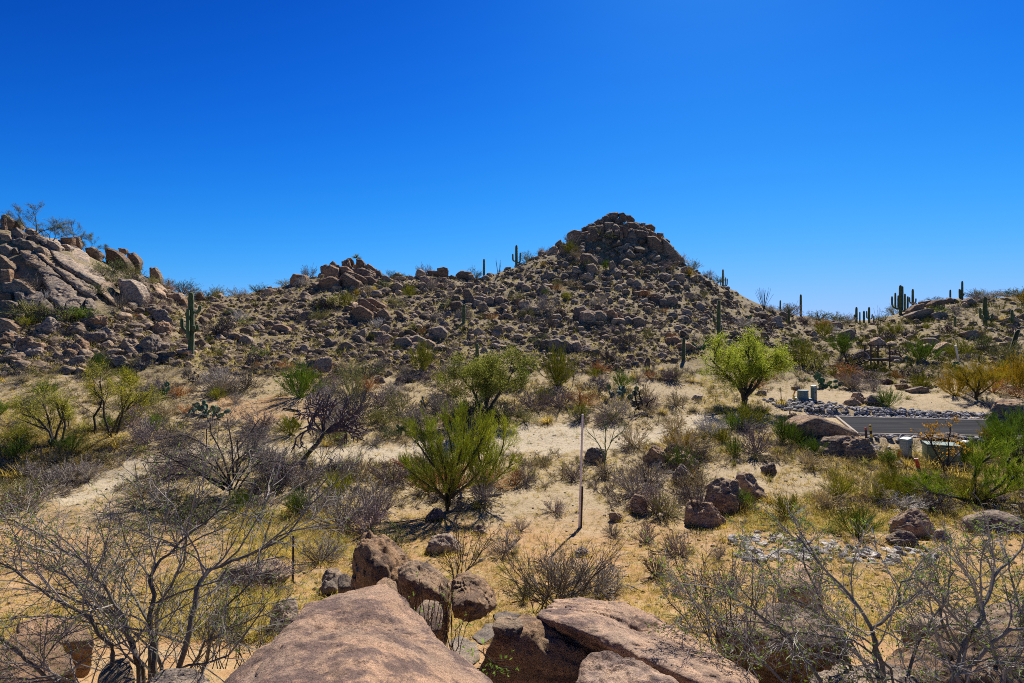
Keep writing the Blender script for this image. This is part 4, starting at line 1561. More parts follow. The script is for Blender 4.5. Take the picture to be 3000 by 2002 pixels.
fg('thin grey slab behind the cap stone', [(1440, 1800, 6.0), (1480, 1788, 6.2), (1530, 1800, 6.2), (1500, 1826, 5.9), (1450, 1822, 5.9), (1490, 1810, 6.8)], 'grey', 913, 5, 12, .1)
fg('grey domed boulder behind the branches at lower right', [(2080, 1820, 7.6), (2150, 1780, 8.0), (2290, 1762, 8.3), (2420, 1790, 8.2), (2520, 1850, 7.8), (2300, 1860, 7.2), (2120, 1870, 7.2), (2150, 1960, 7.2), (2450, 1960, 7.2), (2300, 1800, 9.6)], 'brown', 914, 6, 10, .1, .025, drop=0.8)
fg('brown ridged slab behind the grey domed boulder', [(2280, 1700, 10.2), (2330, 1650, 10.6), (2370, 1640, 10.8), (2400, 1690, 10.6), (2410, 1760, 10), (2290, 1770, 9.8), (2360, 1700, 11.6), (2350, 1720, 9.7)], 'pink', 915, 5, 12, .1, drop=0.5)
fg('layered grey brown ledge at the right edge', [(2620, 1800, 7.2), (2760, 1770, 7.4), (2860, 1750, 7.6), (3060, 1755, 7.4), (3100, 1850, 6.8), (2800, 1830, 6.8), (2640, 1840, 6.9), (2750, 1900, 6.9), (3080, 1950, 6.8), (2850, 1790, 9.0), (3060, 1790, 9.0)], 'brown', 916, 6, 14, .12, .03, drop=0.8)
fg('orange brown lower ledge in the bottom right corner', [(2560, 1900, 5.9), (2750, 1860, 6.2), (3000, 1850, 6.2), (3120, 1900, 6.0), (3100, 2080, 5.2), (2560, 2080, 5.2), (2700, 1960, 5.4), (2960, 1960, 5.3), (2800, 1900, 7.4), (3050, 1900, 7.3)], 'red', 917, 6, 14, .12, .03, drop=0.8)
fg('pale flat rock under the tangled branches, bottom right', [(2360, 1960, 5.2), (2480, 1925, 5.6), (2640, 1935, 5.5), (2720, 2010, 5.0), (2500, 2100, 4.6), (2350, 2080, 4.7), (2500, 1980, 6.2)], 'pale', 918, 6, 12, .1, .025, drop=0.5)
fg('pinkish rock beside the stems at the bottom left', [(285, 1980, 5.2), (320, 1938, 5.4), (375, 1925, 5.4), (400, 1990, 5.0), (380, 2100, 4.7), (270, 2100, 4.8), (340, 1980, 6.0)], 'pink', 919, 5, 12, .03, .006)
fg('orange rock under the branches at far left, lower one', [(-60, 1905, 6.4), (60, 1850, 6.8), (170, 1880, 6.7), (200, 1960, 6.2), (60, 2030, 5.8), (-60, 2030, 5.8), (60, 1930, 7.6)], 'red', 920, 5, 12, .11, drop=.05)
fg('orange rock under the branches at far left, upper one', [(40, 1830, 7.6), (140, 1800, 7.9), (230, 1815, 7.9), (260, 1870, 7.4), (150, 1890, 7.2), (50, 1880, 7.2), (150, 1850, 8.7)], 'red', 921, 5, 12, .11, drop=.05)
fg('flat pale stone between the stems, bottom left of the slab', [(430, 2010, 4.8), (470, 1965, 5.0), (560, 1955, 5.1), (620, 1985, 4.9), (600, 2060, 4.5), (450, 2090, 4.4), (530, 1990, 5.7)], 'pale', 922, 5, 12, .1)
fg('dark rock in shadow left of the pale slab stone', [(985, 1690, 9.5), (1010, 1670, 9.6), (1040, 1700, 9.4), (1030, 1730, 9.2), (990, 1720, 9.2), (1010, 1700, 10.1)], 'grey', 923, 5, 12, .1, drop=0.5)
# ================================================================== CACTI
SG = 'saguaro cacti on the slopes and skylines'
SAG = [
    ((560, 857, 1047), dict(arms=((3.0, .42, .13, .60), (.5, .42, .06, .50), (-.6, .43, .06, .48), (.2, .70, .10, .80), (-1.65, .3, .055, .74)), thick=.044), 'tall ribbed saguaro with stubby arms beside the left slope, the nearest one'),
    ((1418, 752, 808), dict(thick=.055), 'single armless saguaro on the skyline left of the three pronged one'),
    ((1513, 702, 766), dict(arms=((1, .22, .14, .66), (-1, .28, .13, .60)), thick=.062), 'three pronged saguaro on the skyline left of the summit'),
    ((1359, 892, 947), dict(thick=.095), 'stout armless saguaro in mid slope below the knoll'),
    ((1398, 1007, 1060), dict(thick=.10), 'stout armless saguaro rising behind the dark leafy mesquite'),
    ((2003, 990, 1056), dict(thick=.075), 'short armless saguaro left of the bright leafy tree'),
    ((2106, 880, 1004), dict(arms=((-1, .48, .10, .64),), thick=.045), 'slender saguaro with one low arm above the bright leafy tree'),
    ((2118, 773, 822), dict(arms=((1, .02, .11, .52), (1, .0, .22, .44), (-1, .0, .10, .36)), thick=.055), 'clustered saguaro stems on the right shoulder of the summit hill'),
    ((2346, 863, 926), dict(thick=.05), 'thin lone saguaro on the skyline right of the summit hill'),
    ((2311, 905, 948), dict(thick=.075), 'dark short saguaro just below the thin lone skyline one'),
    ((2286, 876, 908), dict(thick=.07), 'small pointed saguaro on the ridge beside the ocotillo'),
    ((2638, 836, 922), dict(arms=((-1, .22, .26, .62), (-.75, .12, .10, .70), (1, .12, .22, .62), (.6, .15, .13, .97), (2.4, .2, .12, .75), (1.6, .2, .08, .66)), thick=.05), 'many armed candelabra saguaro, the largest on the right skyline'),
    ((2674, 838, 895), dict(arms=((-1, .30, .13, .58), (1, .30, .13, .52)), thick=.055), 'trident saguaro just right of the candelabra one'),
    ((2784, 838, 866), dict(thick=.085), 'short lone saguaro standing on the right hilltop'),
    ((2819, 812, 863), dict(arms=((-1, .02, .14, .55), (-1, .0, .07, .52), (1, .18, .07, .30)), thick=.055), 'tall thin saguaro with low arms on the right hilltop'),
    ((2886, 870, 952), dict(arms=((-1, .22, .14, .60), (1, .20, .22, .40), (.5, .18, .14, .50), (-2.6, .2, .2, .34)), thick=.065), 'branchy green saguaro on the right hillside'),
    ((2965, 908, 952), dict(arms=((-1, .3, .13, .5),), thick=.085), 'thick saguaro with one stub arm near the right edge'),
    ((2798, 928, 956), dict(thick=.12), 'stubby low saguaro under the right hill rocks'),
    ((2509, 900, 944), dict(arms=((-1, .2, .09, .5),), thick=.075), 'leftmost saguaro of the small group in the skyline gap'),
    ((2519, 914, 946), dict(thick=.06), 'thinnest saguaro of the group in the skyline gap'),
    ((2531, 911, 946), dict(thick=.08), 'middle saguaro of the group in the skyline gap'),
    ((2546, 900, 946), dict(arms=((-1, .3, .11, .75), (1, .25, .16, .55)), thick=.065), 'three armed saguaro of the group in the skyline gap'),
    ((2560, 925, 947), dict(thick=.09), 'rightmost tiny saguaro of the group in the skyline gap'),
    ((2958, 966, 1046), dict(thick=.075, lean=.30, col=(.06, .07, .03)), 'leaning dark saguaro near the right edge'),
    ((494, 810, 834), dict(thick=.11), 'tiny dark saguaro stub on the left ridge'),
]
for a, kw, lab in SAG:
    tag(saguaro(*a, **kw), lab, 'cactus', SG)
    landmark('the ' + lab.split(',')[0].replace(' on the skyline', '').replace(', the nearest one', ''), a[0], (a[1] + a[2]) / 2)
# one barrel cactus
g = ground_at(1897, 1072)
b = ribbed([Vector((0, 0, -.1)), Vector((0, 0, .15)), Vector((.02, 0, .35)), Vector((.04, 0, .5))], [.2, .25, .25, .2], 14)
tag(add('barrel_cactus', b.mesh('barrel_cactus', M['cactus'], True), None, g, (.13, .08, .045)), 'small round reddish barrel cactus at the slope foot', 'cactus')

PP = [
    (460, 1168, 58, 95, 26, (.07, .13, .055), 'dark green prickly pear, upper of the pair near the left trail'),
    (600, 1222, 70, 150, 42, (.08, .135, .065), 'wide prickly pear, lower of the pair near the left trail'),
    (545, 1256, 32, 62, 14, (.14, .14, .04), 'small olive prickly pear below the wide one'),
    (868, 1252, 48, 72, 18, (.06, .11, .045), 'prickly pear touching the leaning bare cholla'),
    (1180, 1272, 46, 82, 20, (.09, .125, .035), 'prickly pear beside the pale trail left of the broom tree'),
    (1235, 1197, 44, 60, 14, (.055, .07, .04), 'greyish withered prickly pear above the trail'),
    (1822, 1166, 62, 78, 30, (.06, .115, .065), 'blue green prickly pear beside the black dead branch'),
    (2425, 1138, 58, 70, 26, (.07, .125, .045), 'tall prickly pear across the lane, above the upright pedestal'),
    (2190, 953, 36, 34, 12, (.06, .13, .04), 'bright prickly pear high on the right slope'),
    (2042, 1026, 42, 58, 18, (.055, .12, .04), 'bushy prickly pear left of the slender saguaro'),
    (2186, 1534, 30, 46, 7, (.07, .11, .025), 'tiny prickly pear in front of the tan domed boulder'),
    (2256, 1590, 32, 26, 4, (.07, .11, .025), 'few padded prickly pear beside the stony wash'),
    (2790, 1078, 34, 66, 20, (.07, .15, .06), 'green prickly pear below the leaning white pole'),
    (2672, 1066, 36, 44, 14, (.07, .12, .06), 'prickly pear right of the timber platform'),
    (1030, 1166, 36, 50, 12, (.06, .09, .04), 'prickly pear at the left foot of the slope shrubs'),
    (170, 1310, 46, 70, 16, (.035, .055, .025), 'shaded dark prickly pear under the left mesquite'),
    (2350, 1118, 30, 18, 5, (.06, .11, .04), 'small upright prickly pear left of the tall one'),
]
for i, (px, by, h, w, n, c, lab) in enumerate(PP):
    g = ground_at(px, by)
    H = h * g.y / F
    o = prickly_pear(900 + i, n, min(1.6, .55 * w / h), c)
    o.location = g
    s = H / .95
    o.scale = (s, s, s)
    tag(o, lab, 'cactus', 'prickly pear clumps')
    landmark('the ' + lab.split(',')[0], px, by - h / 2)

CHM = [cholla(70 + i).mesh('cholla', M['cactus'], False) for i in range(5)]
CH = [
    (658, 988, 70, 78, 'dark dense cholla on the left slope'), (745, 1068, 50, 50, 'dark cholla below the left slope one'), (1748, 1148, 56, 100, 'silvery bare cholla left of the blue green prickly pear'),
    (2490, 1076, 56, 74, 'dark cholla left of the timber platform steps'), (2692, 1126, 62, 116, 'wide purple cholla in front of the platform'), (2600, 1006, 44, 50, 'cholla above the timber platform'),
    (2640, 1046, 40, 62, 'purple cholla right behind the timber platform'), (2256, 972, 48, 80, 'purple cholla on the right shoulder slope'), (2132, 952, 32, 46, 'reddish cholla below the summit shoulder'), (2760, 978, 34, 66, 'reddish cholla under the right hill rocks'),
    (2300, 1050, 44, 40, 'grey cholla behind the leafy tree'), (2662, 985, 26, 60, 'low purple cholla in the right hill brush'), (935, 905, 46, 60, 'dark cholla on the slope under the knoll'), (560, 1120, 46, 60, 'dark cholla beside the upper trail'), (2975, 985, 34, 50, 'purple cholla at the far right slope'),
]
for i, (px, by, h, w, lab) in enumerate(CH):
    g = ground_at(px, by)
    s = g.y / F
    o = add('cholla', CHM[i % 5], None, g, (.105, .062, .058) if 'purple' in lab or 'reddish' in lab else (.16, .13, .115) if 'silvery' in lab or 'grey' in lab else (.075, .055, .048))
    o.scale = (w * s / 1.5, w * s / 1.5, h * s / 1.0)
    o.rotation_euler = (0, 0, i * 1.7)
    tag(o, lab, 'cholla', 'cholla cacti')
    landmark('the ' + lab, px, by - h / 2)

# the big leaning cholla skeleton of the middle distance: trunk drawn out, then crooked joints
def px_line(pts):
    return [world(*p) for p in pts]


rc = random.Random(3)
g = ground_at(885, 1345)
Yc = g.y
root = bpy.data.objects.new('cholla', None)
COL.objects.link(root)
root.location = g
def rel(pts, o=None):
    o = o or g
    return [world(*p) - o for p in pts]
tb = Buf()
tr = rel([(884, 1352, Yc), (905, 1325, Yc), (930, 1300, Yc - .1), (948, 1272, Yc - .1)])
tb.tube(tr, [.13, .12, .10, .085], 7, True)
cb = Buf()


def cjoint(p, d, L, r, lvl):
    pts = walk(rc, p, d, L, 3, .09, 0)
    cb.tube(pts, [r * .85, r, r, r * .7], 5, True)
    if lvl <= 0:
        return
    for k in range(rc.choice((2, 2, 3))):
        q = pts[-1].lerp(pts[-2], rc.uniform(0, .8))
        nd = spread_dir(rc, (pts[-1] - pts[-2]).normalized(), rc.uniform(.5, 1.1))
        cjoint(q, nd.normalized(), L * rc.uniform(.68, .95), r * .83, lvl - 1)


for a, z in ((-.9, .75), (-.5, .9), (0.1, .95), (.5, .75), (.9, .45), (1.1, .12), (1.0, .75), (-.2, .6)):
    cjoint(tr[-1] + Vector((0, 0, 0)), Vector((a, rc.uniform(-.5, .5), z)).normalized(), .72, .058, 4)
add('trunk', tb.mesh('trunk', M['cactus'], False), root, None, (.06, .05, .045))
add('crown', cb.mesh('crown', M['cactus'], False), root, None, (.115, .075, .072))
tag(root, 'big leaning bare cholla with purple brown crooked branches by the trail', 'cholla', 'cholla cacti')
landmark('the big leaning bare cholla', 1000, 1260)

# ocotillo: a fan of wands
def ocotillo(px, by, h, w, n, lab, col=(.075, .07, .045)):
    rng = random.Random(int(px))
    g = ground_at(px, by)
    s = g.y / F
    b = Buf()
    for i in range(n):
        a = rng.uniform(0, 6.28)
        t = rng.uniform(.2, 1) * w / h * .5
        pts = walk(rng, Vector((0, 0, -.05)), Vector((math.cos(a) * t, math.sin(a) * t, 1)), h * s * rng.uniform(.75, 1.05), 6, .035, .01)
        b.tube(pts, taper(.03, .014, 7), 4, False)
    o = add('ocotillo', b.mesh('ocotillo', M['twig']), None, g, col)
    tag(o, lab, 'ocotillo', 'ocotillo wands')
    landmark('the ' + lab, px, by - h / 2)


ocotillo(2238, 908, 66, 64, 22, 'bare fan shaped ocotillo on the right ridge')
ocotillo(2576, 985, 62, 50, 16, 'green ocotillo fan above the timber platform', (.12, .12, .04))
ocotillo(1460, 812, 58, 40, 6, 'sparse ocotillo wands right of the armless skyline saguaro')
ocotillo(2572, 946, 50, 30, 5, 'few thin ocotillo wands beside the skyline gap cacti')
ocotillo(2850, 966, 40, 40, 12, 'olive ocotillo fan on the right hillside', (.14, .13, .05))
ocotillo(2880, 985, 36, 40, 10, 'lower ocotillo fan left of the branchy saguaro foot', (.14, .13, .05))
ocotillo(1540, 900, 50, 40, 10, 'faint brown ocotillo in the middle of the summit slope')
# spiky rosette on the knoll
g = ground_at(1045, 765)
g = world(1045, 757, g.y - 1.0)
b = Buf()
rng = random.Random(4)
for i in range(70):
    d = rdir(rng, -.1, 1)
    b.leaf(Vector((0, 0, 0)), d, rdir(rng, -1, 1), .85 * rng.uniform(.7, 1.1), .07)
tag(add('spiky_rosette', b.mesh('spiky_rosette', M['leaf']), None, g, (.17, .20, .10)), 'spiky grey green rosette plant topping the reddish knoll', 'desert plant')
landmark('the spiky rosette plant', 1045, 750)

# ================================================================== TREES
MESQ = [dict(kids=7, ang=.7, len=.5, lift=.10, wood=1, rad=.6), dict(kids=6, ang=.7, len=.5, lift=.05, jit=.16), dict(kids=5, ang=.7, len=.5, jit=.16, seg=3)]


def tree(name, px, by, h, seed, trunks, spec, leaf, tcol, ccol, lab, group=None, rad=.035, Y=None, crown_is_twigs=False, yaw=0.0, wscale=1.0):
    g = ground_at(px, by)
    if Y:
        g = world(px, by, Y)
    H = h * g.y / F
    tb, fine, lb = tree_mesh(seed, trunks, spec, leaf, rad)
    root = bpy.data.objects.new(name, None)
    COL.objects.link(root)
    root.location = g
    root.scale = (H * wscale, H * wscale, H)
    root.rotation_euler = (0, 0, yaw)
    if crown_is_twigs:
        add('trunk', tb.mesh('trunk', M['twig'], True), root, None, tcol)
        add('crown', fine.mesh('crown', M['leaf'] if ccol[1] > ccol[0] * .7 and ccol[2] < .1 else M['twig'], False), root, None, ccol)
    else:
        n = len(tb.v)
        tb.v += fine.v
        tb.f += [tuple(i + n for i in f) for f in fine.f]
        add('trunk', tb.mesh('trunk', M['twig'], False), root, None, tcol)
    if lb is not None and lb.f:
        add('leaves' if crown_is_twigs else 'crown', lb.mesh('crown', M['leaf'], False), root, None, ccol)
    tag(root, lab, 'tree', group)
    landmark('the ' + lab.split(',')[0], px, by - h * .6)
    return root


TRK_A = [[(0, 0, -.03), (-.03, 0, .2), (-.16, .02, .42), (-.34, 0, .60), (-.48, .05, .78)], [(0, 0, 0), (.03, .02, .2), (.02, -.05, .45), (.05, -.1, .7), (0, -.05, .92)], [(.02, 0, .15), (.15, .05, .4), (.34, .1, .58), (.5, 0, .72)],
         [(0, .02, .2), (-.05, .2, .5), (-.12, .3, .82)], [(.02, 0, .25), (.15, .25, .55), (.28, .3, .82)], [(0, 0, .1), (-.1, -.15, .35), (-.2, -.32, .62)], [(0, 0, .12), (.14, -.18, .4), (.24, -.34, .66)]]
tree('mesquite_tree', 2180, 1188, 176, 1, TRK_A, MESQ, (9, .021, .010, .85, .045), (.05, .04, .03), (.43, .48, .05), 'bright yellow green leafy tree with dark forked trunk, right of centre', rad=.028, wscale=1.14)
TRK_B = [[(0, 0, -.03), (-.02, 0, .25), (.04, .02, .5), (.1, 0, .75)], [(0, 0, 0), (-.15, .05, .3), (-.3, 0, .55), (-.42, 0, .7)], [(.02, 0, .1), (.2, .05, .4), (.34, .1, .62), (.42, .1, .8)], [(0, .1, .2), (0, .3, .5), (-.1, .4, .75)], [(0, -.1, .2), (.1, -.3, .5), (-.05, -.4, .7)]]
tree('mesquite_tree', 1425, 1226, 190, 2, TRK_B, MESQ, (8, .024, .011, .95, .045), (.06, .05, .042), (.23, .24, .045), 'dark olive leafy mesquite in the middle, behind the broom tree', rad=.026, wscale=1.05)
SPARSE = [dict(kids=6, ang=.6, len=.5, lift=.12, wood=1, rad=.6), dict(kids=5, ang=.7, len=.5, jit=.16), dict(kids=4, ang=.7, len=.5, jit=.16, seg=3)]
tree('mesquite_tree', 322, 1275, 178, 3, [[(0, 0, -.03), (-.1, 0, .3), (-.12, .02, .55), (-.3, 0, .8)], [(.1, 0, 0), (.18, .02, .28), (.34, 0, .5), (.5, 0, .66)], [(-.25, 0, 0), (-.28, 0, .3), (-.2, .1, .6), (-.25, .1, .88)], [(.05, .1, 0), (.1, .2, .4), (.2, .25, .75)], [(.05, -.05, 0), (.3, -.2, .35), (.42, -.2, .6)]],
     SPARSE, (6, .024, .009, .75, .03), (.05, .04, .032), (.40, .36, .04), 'sparse yellow leaved mesquite with dark stems at left', rad=.020, wscale=.95)
tree('mesquite_tree', 160, 1312, 160, 4, [[(0, 0, -.03), (-.1, 0, .3), (-.3, .02, .5), (-.6, 0, .62)], [(.1, 0, 0), (.18, .02, .4), (.12, 0, .75)], [(0, 0, .05), (-.18, .1, .45), (-.3, .1, .82)], [(0, .1, 0), (-.3, .2, .3), (-.7, .2, .45)], [(0, 0, .1), (.05, .1, .5), (-.05, .1, .85)]],
     SPARSE, (7, .025, .010, .8, .035), (.05, .04, .032), (.34, .32, .05), 'yellow green mesquite at the left edge, left of the sparse one', rad=.022, wscale=1.0)
PV = [dict(kids=8, ang=.5, len=.46, lift=.10, up=.05, rad=.5, **{'from': .2}), dict(kids=9, ang=.42, len=.55, lift=.14, up=.06, jit=.08, **{'from': .1}), dict(kids=6, ang=.40, len=.7, lift=.10, jit=.09, seg=3, **{'from': .1}), dict(kids=2, ang=.3, len=.7, lift=.05, jit=.08, seg=2)]
tree('palo_verde_tree', 1312, 1496, 300, 5, [[(0, 0, -.03), (-.02, 0, .18), (-.12, 0, .38), (-.32, 0, .55), (-.46, 0, .68)], [(.0, 0, 0), (.04, 0, .2), (.12, .03, .42), (.22, .0, .66), (.24, 0, .85)], [(.03, 0, .12), (.2, .1, .35), (.36, .1, .55), (.5, .1, .72)], [(0, 0, .1), (.0, -.2, .4), (-.12, -.3, .7)], [(0, .05, .1), (.05, .25, .45), (-.05, .3, .8)], [(0, 0, .15), (-.2, .15, .42), (-.28, .2, .72)], [(0, 0, .08), (-.3, 0, .26), (-.55, 0, .40)], [(0, 0, .1), (.3, -.1, .28), (.52, -.1, .44)], [(.02, 0, .05), (.1, -.2, .25), (.15, -.35, .42)], [(0, 0, .08), (-.14, -.2, .25), (-.3, -.3, .45)]],
     PV, None, (.07, .06, .035), (.50, .54, .085), 'green broom like palo verde tree in the centre, by the trail', 'palo verde trees', rad=.020, crown_is_twigs=True, wscale=.70)
tree('palo_verde_tree', 1412, 1462, 215, 15, [[(0, 0, -.03), (.04, 0, .3), (-.05, 0, .6), (.06, 0, .95)], [(0, 0, .05), (.12, .05, .35), (.26, .05, .62), (.3, .0, .85)], [(0, 0, .1), (-.15, .1, .4), (-.22, .1, .7)], [(0, 0, .1), (.2, -.1, .3), (.42, -.1, .5)], [(0, 0, .05), (.0, .2, .4), (.1, .3, .75)]],
     PV, None, (.06, .05, .035), (.52, .54, .085), 'smaller green palo verde leaning behind the centre one', 'palo verde trees', rad=.018, crown_is_twigs=True)
# dead cholla tangled in its top
g = ground_at(1375, 1420)
o = add('cholla', CHM[2], None, world(1392, 1330, g.y + .2), (.07, .048, .045))
o.scale = (1.5, 1.2, 1.9)
o.data.name = 'cholla'
tag(o, 'dark bare cholla tangled in the top of the centre palo verde', 'cholla', 'cholla cacti')
tree('palo_verde_tree', 2845, 1478, 185, 6, [[(0, 0, -.03), (.12, 0, .12), (.32, 0, .30), (.42, 0, .5), (.46, .05, .72)], [(.02, 0, 0), (-.12, 0, .10), (-.38, -.05, .17), (-.62, 0, .24)], [(.05, 0, .05), (.1, .1, .3), (.18, .15, .55), (.3, .1, .75)], [(.1, 0, .1), (.3, .2, .25), (.62, .2, .4)], [(0, 0, .05), (-.25, .2, .16), (-.42, .2, .26)], [(0, -.05, .05), (.1, -.3, .3), (.2, -.3, .55)]],
     PV, None, (.055, .06, .02), (.38, .46, .06), 'wide deep green palo verde in front of the cabinets, right side', 'palo verde trees', rad=.026, crown_is_twigs=True, wscale=1.45)
tree('palo_verde_tree', 3010, 1400, 190, 7, TRK_B, PV, None, (.05, .055, .02), (.28, .38, .05), 'bright green palo verde cut by the right edge', 'palo verde trees', rad=.022, crown_is_twigs=True)
tree('palo_verde_tree', 2862, 1172, 98, 8, TRK_A, PV, None, (.05, .04, .02), (.64, .52, .07), 'golden yellow palo verde across the lane at right', 'palo verde trees', rad=.025, crown_is_twigs=True, wscale=1.25)
tree('palo_verde_tree', 1772, 1375, 150, 9, [[(0, 0, -.03), (.0, 0, .2), (.03, 0, .34), (.14, 0, .6), (.2, 0, .85)], [(0, 0, .25), (-.1, 0, .45), (-.22, 0, .62), (-.36, 0, .78)], [(.02, 0, .35), (.03, .05, .65), (.0, .1, .95)], [(.1, 0, .5), (.28, 0, .68), (.4, 0, .8)]],
     [dict(kids=4, ang=.45, len=.4, lift=.15, wood=1), dict(kids=4, ang=.4, len=.5, lift=.12), dict(kids=4, ang=.35, len=.6, lift=.1)], None, (.16, .21, .08), (.30, .36, .13), 'thin pale green sapling beside the low grey boulder', 'palo verde trees', rad=.013, crown_is_twigs=True)
tree('bare_tree', 2770, 1395, 150, 10, [[(0, 0, -.03), (-.05, 0, .25), (-.25, 0, .55), (-.42, 0, .85)], [(0, 0, .1), (.06, 0, .35), (.05, 0, .7), (.1, 0, .95)], [(0, 0, .15), (.18, 0, .38), (.34, 0, .55)], [(-.1, 0, .3), (-.2, .1, .6), (-.15, .1, .9)]],
     [dict(kids=4, ang=.5, len=.4, lift=.15, wood=1), dict(kids=4, ang=.5, len=.5, lift=.12), dict(kids=3, ang=.45, len=.6, lift=.1)], (2, .05, .02, .5, .03), (.05, .035, .028), (.42, .22, .03), 'nearly bare dark sapling with rusty leaf tips beside the dark green cabinet', None, rad=.016)

TRK_S = [[(0, 0, -.1), (-.05, 0, .3), (-.25, .02, .6), (-.32, 0, .85)], [(0, 0, -.1), (.1, .05, .3), (.12, 0, .65), (.05, 0, .95)], [(.02, 0, 0), (.2, .05, .25), (.45, .1, .4), (.6, .1, .42)], [(-.1, .1, -.1), (-.4, .2, .3), (-.5, .2, .6)]]
UPR = [dict(kids=6, ang=.5, len=.45, lift=.3, wood=1, rad=.6), dict(kids=5, ang=.5, len=.5, lift=.15, jit=.14), dict(kids=5, ang=.5, len=.5, lift=.1, jit=.14, seg=3)]
# skyline trees of the left hill
LT = [(90, 690, 82, 130, 'feathery olive tree, largest on the left skyline', 21), (205, 718, 70, 80, 'thin feathery tree second along the left skyline', 22), (262, 738, 48, 70, 'low drooping feathery tree third along the left skyline', 23), (150, 700, 50, 90, 'dark brush between the feathery trees of the left skyline', 24)]
for px, by, h, w, lab, sd in LT:
    gy = ground_at(px, by).y
    tree('skyline_tree', px, by + 8, h, sd, TRK_S, UPR, (3, .030, .010, .9, .03), (.05, .045, .035), (.13, .135, .06), lab, 'feathery trees on the left skyline', rad=.014, Y=gy, wscale=w / h * .95)

rd_ = random.Random(12)
DEADX = []
for k in range(10):
    a_ = rd_.uniform(0, 6.28)
    d_ = Vector((math.cos(a_) * .8 - .35, math.sin(a_) * .5, rd_.uniform(.3, 1.0)))
    p_ = [Vector((rd_.gauss(0, .03), rd_.gauss(0, .03), .06))]
    for s_ in range(4):
        p_.append(p_[-1] + d_.normalized() * .21)
        d_ = d_ + Vector((rd_.gauss(0, .35), rd_.gauss(0, .3), rd_.gauss(-.08, .3)))
    DEADX.append([tuple(v_) for v_ in p_])
# the dead grey shrub-tree of the left middle ground
tree('dead_tree', 672, 1452, 240, 31, [[(0, 0, -.03), (.0, 0, .25), (.1, 0, .55), (.38, 0, .95)], [(0, 0, .1), (-.2, -.05, .35), (-.5, 0, .42), (-1.0, 0, .4)], [(0, 0, .1), (-.1, .05, .45), (-.25, .05, .75), (-.3, .05, .95)], [(0, 0, .15), (-.3, .1, .55), (-.6, .1, .72), (-.95, .1, .66)], [(.02, 0, .1), (.15, -.1, .4), (.3, -.1, .5), (.42, 0, .45)], [(0, 0, .1), (-.25, -.2, .3), (-.6, -.2, .3), (-.9, -.2, .12)], [(.05, 0, .2), (-.02, .1, .6), (-.08, .1, .95)], [(0, 0, .12), (-.35, -.05, .3), (-.8, -.1, .55)]] + DEADX,
     [dict(kids=10, ang=.8, len=.42, lift=.04, jit=.24, seg=4), dict(kids=7, ang=.75, len=.5, jit=.22), dict(kids=4, ang=.7, len=.5, jit=.2), dict(kids=2, ang=.6, len=.6, jit=.2, seg=2)], None, (.06, .048, .043), (.19, .16, .145), 'dead grey spreading tree without leaves beside the left trail', rad=.012, crown_is_twigs=True)
# black fallen branch
g = ground_at(1885, 1212)
b = Buf()
for ln, r in (([(1868, 1180), (1872, 1200), (1885, 1195), (1905, 1200), (1925, 1212)], .09), ([(1872, 1200), (1862, 1170), (1858, 1145)], .07), ([(1885, 1196), (1875, 1165), (1872, 1148), (1866, 1140)], .06), ([(1860, 1200), (1872, 1196), (1890, 1180)], .07), ([(1890, 1196), (1900, 1178), (1915, 1168)], .06), ([(1856, 1215), (1868, 1190), (1840, 1165)], .06)):
    pts = [world(x, y, g.y + .1 * i) - g for i, (x, y) in enumerate(ln)]
    b.tube(pts, taper(r, r * .55, len(pts)), 6, True)
tag(add('fallen_branch', b.mesh('fallen_branch', M['twig']), None, g, (.022, .018, .016)), 'black charred fallen branch with upturned forks', 'branch')
landmark('the black fallen branch', 1890, 1180)
for (x0, y0, x1, y1, lab, c) in ((1420, 1460, 1470, 1452, 'short grey log lying right of the centre palo verde', (.17, .15, .13)), (880, 1207, 830, 1200, 'dark stick lying on the upper trail', (.06, .05, .04))):
    p, q = ground_at(x0, y0), ground_at(x1, y1)
    b = Buf()
    up = Vector((0, 0, .06))
    b.tube([Vector((0, 0, .04)), (q - p) * .5 + up, q - p + up], [.07, .06, .04], 6, True)
    b.tube([(q - p) * .5 + up, (q - p) * .7 + Vector((0, .1, .25))], [.03, .015], 5, True)
    tag(add('log', b.mesh('log', M['twig']), None, p, c), lab, 'log')

# ================================================================== SHRUBS
BARE = [twig_shrub(400 + i, 34, 1.0, 1.0)[0].mesh('twiggy_shrub', M['twig']) for i in range(6)]
LEAFY = []
for i in range(5):
    bb, tips, rr = twig_shrub(420 + i, 26, 1.0, .9)
    LEAFY.append((bb.mesh('stems', M['twig']), add_leaves(tips, rr, 2, .055, .022, .85, .03).mesh('leaves', M['leaf'])))
BROOM = [broom(440 + i).mesh('green_shrub', M['leaf']) for i in range(5)]
CLUMP = [grass_clump(460 + i, 90).mesh('grass_clump', M['grass']) for i in range(5)]
TINT = {'grey': (.34, .29, .235), 'purplish': (.27, .205, .185), 'tan': (.47, .37, .20), 'rust coloured': (.48, .24, .08), 'olive': (.33, .30, .10), 'dark': (.15, .125, .10), 'silvery': (.52, .48, .42)}
GT = {'green': (.26, .34, .06), 'yellow green': (.42, .41, .07), 'golden': (.58, .44, .06), 'dark green': (.13, .17, .045)}
CT = {'yellow': (.55, .40, .09), 'straw': (.50, .40, .18), 'olive': (.30, .27, .07)}


SI = [0]


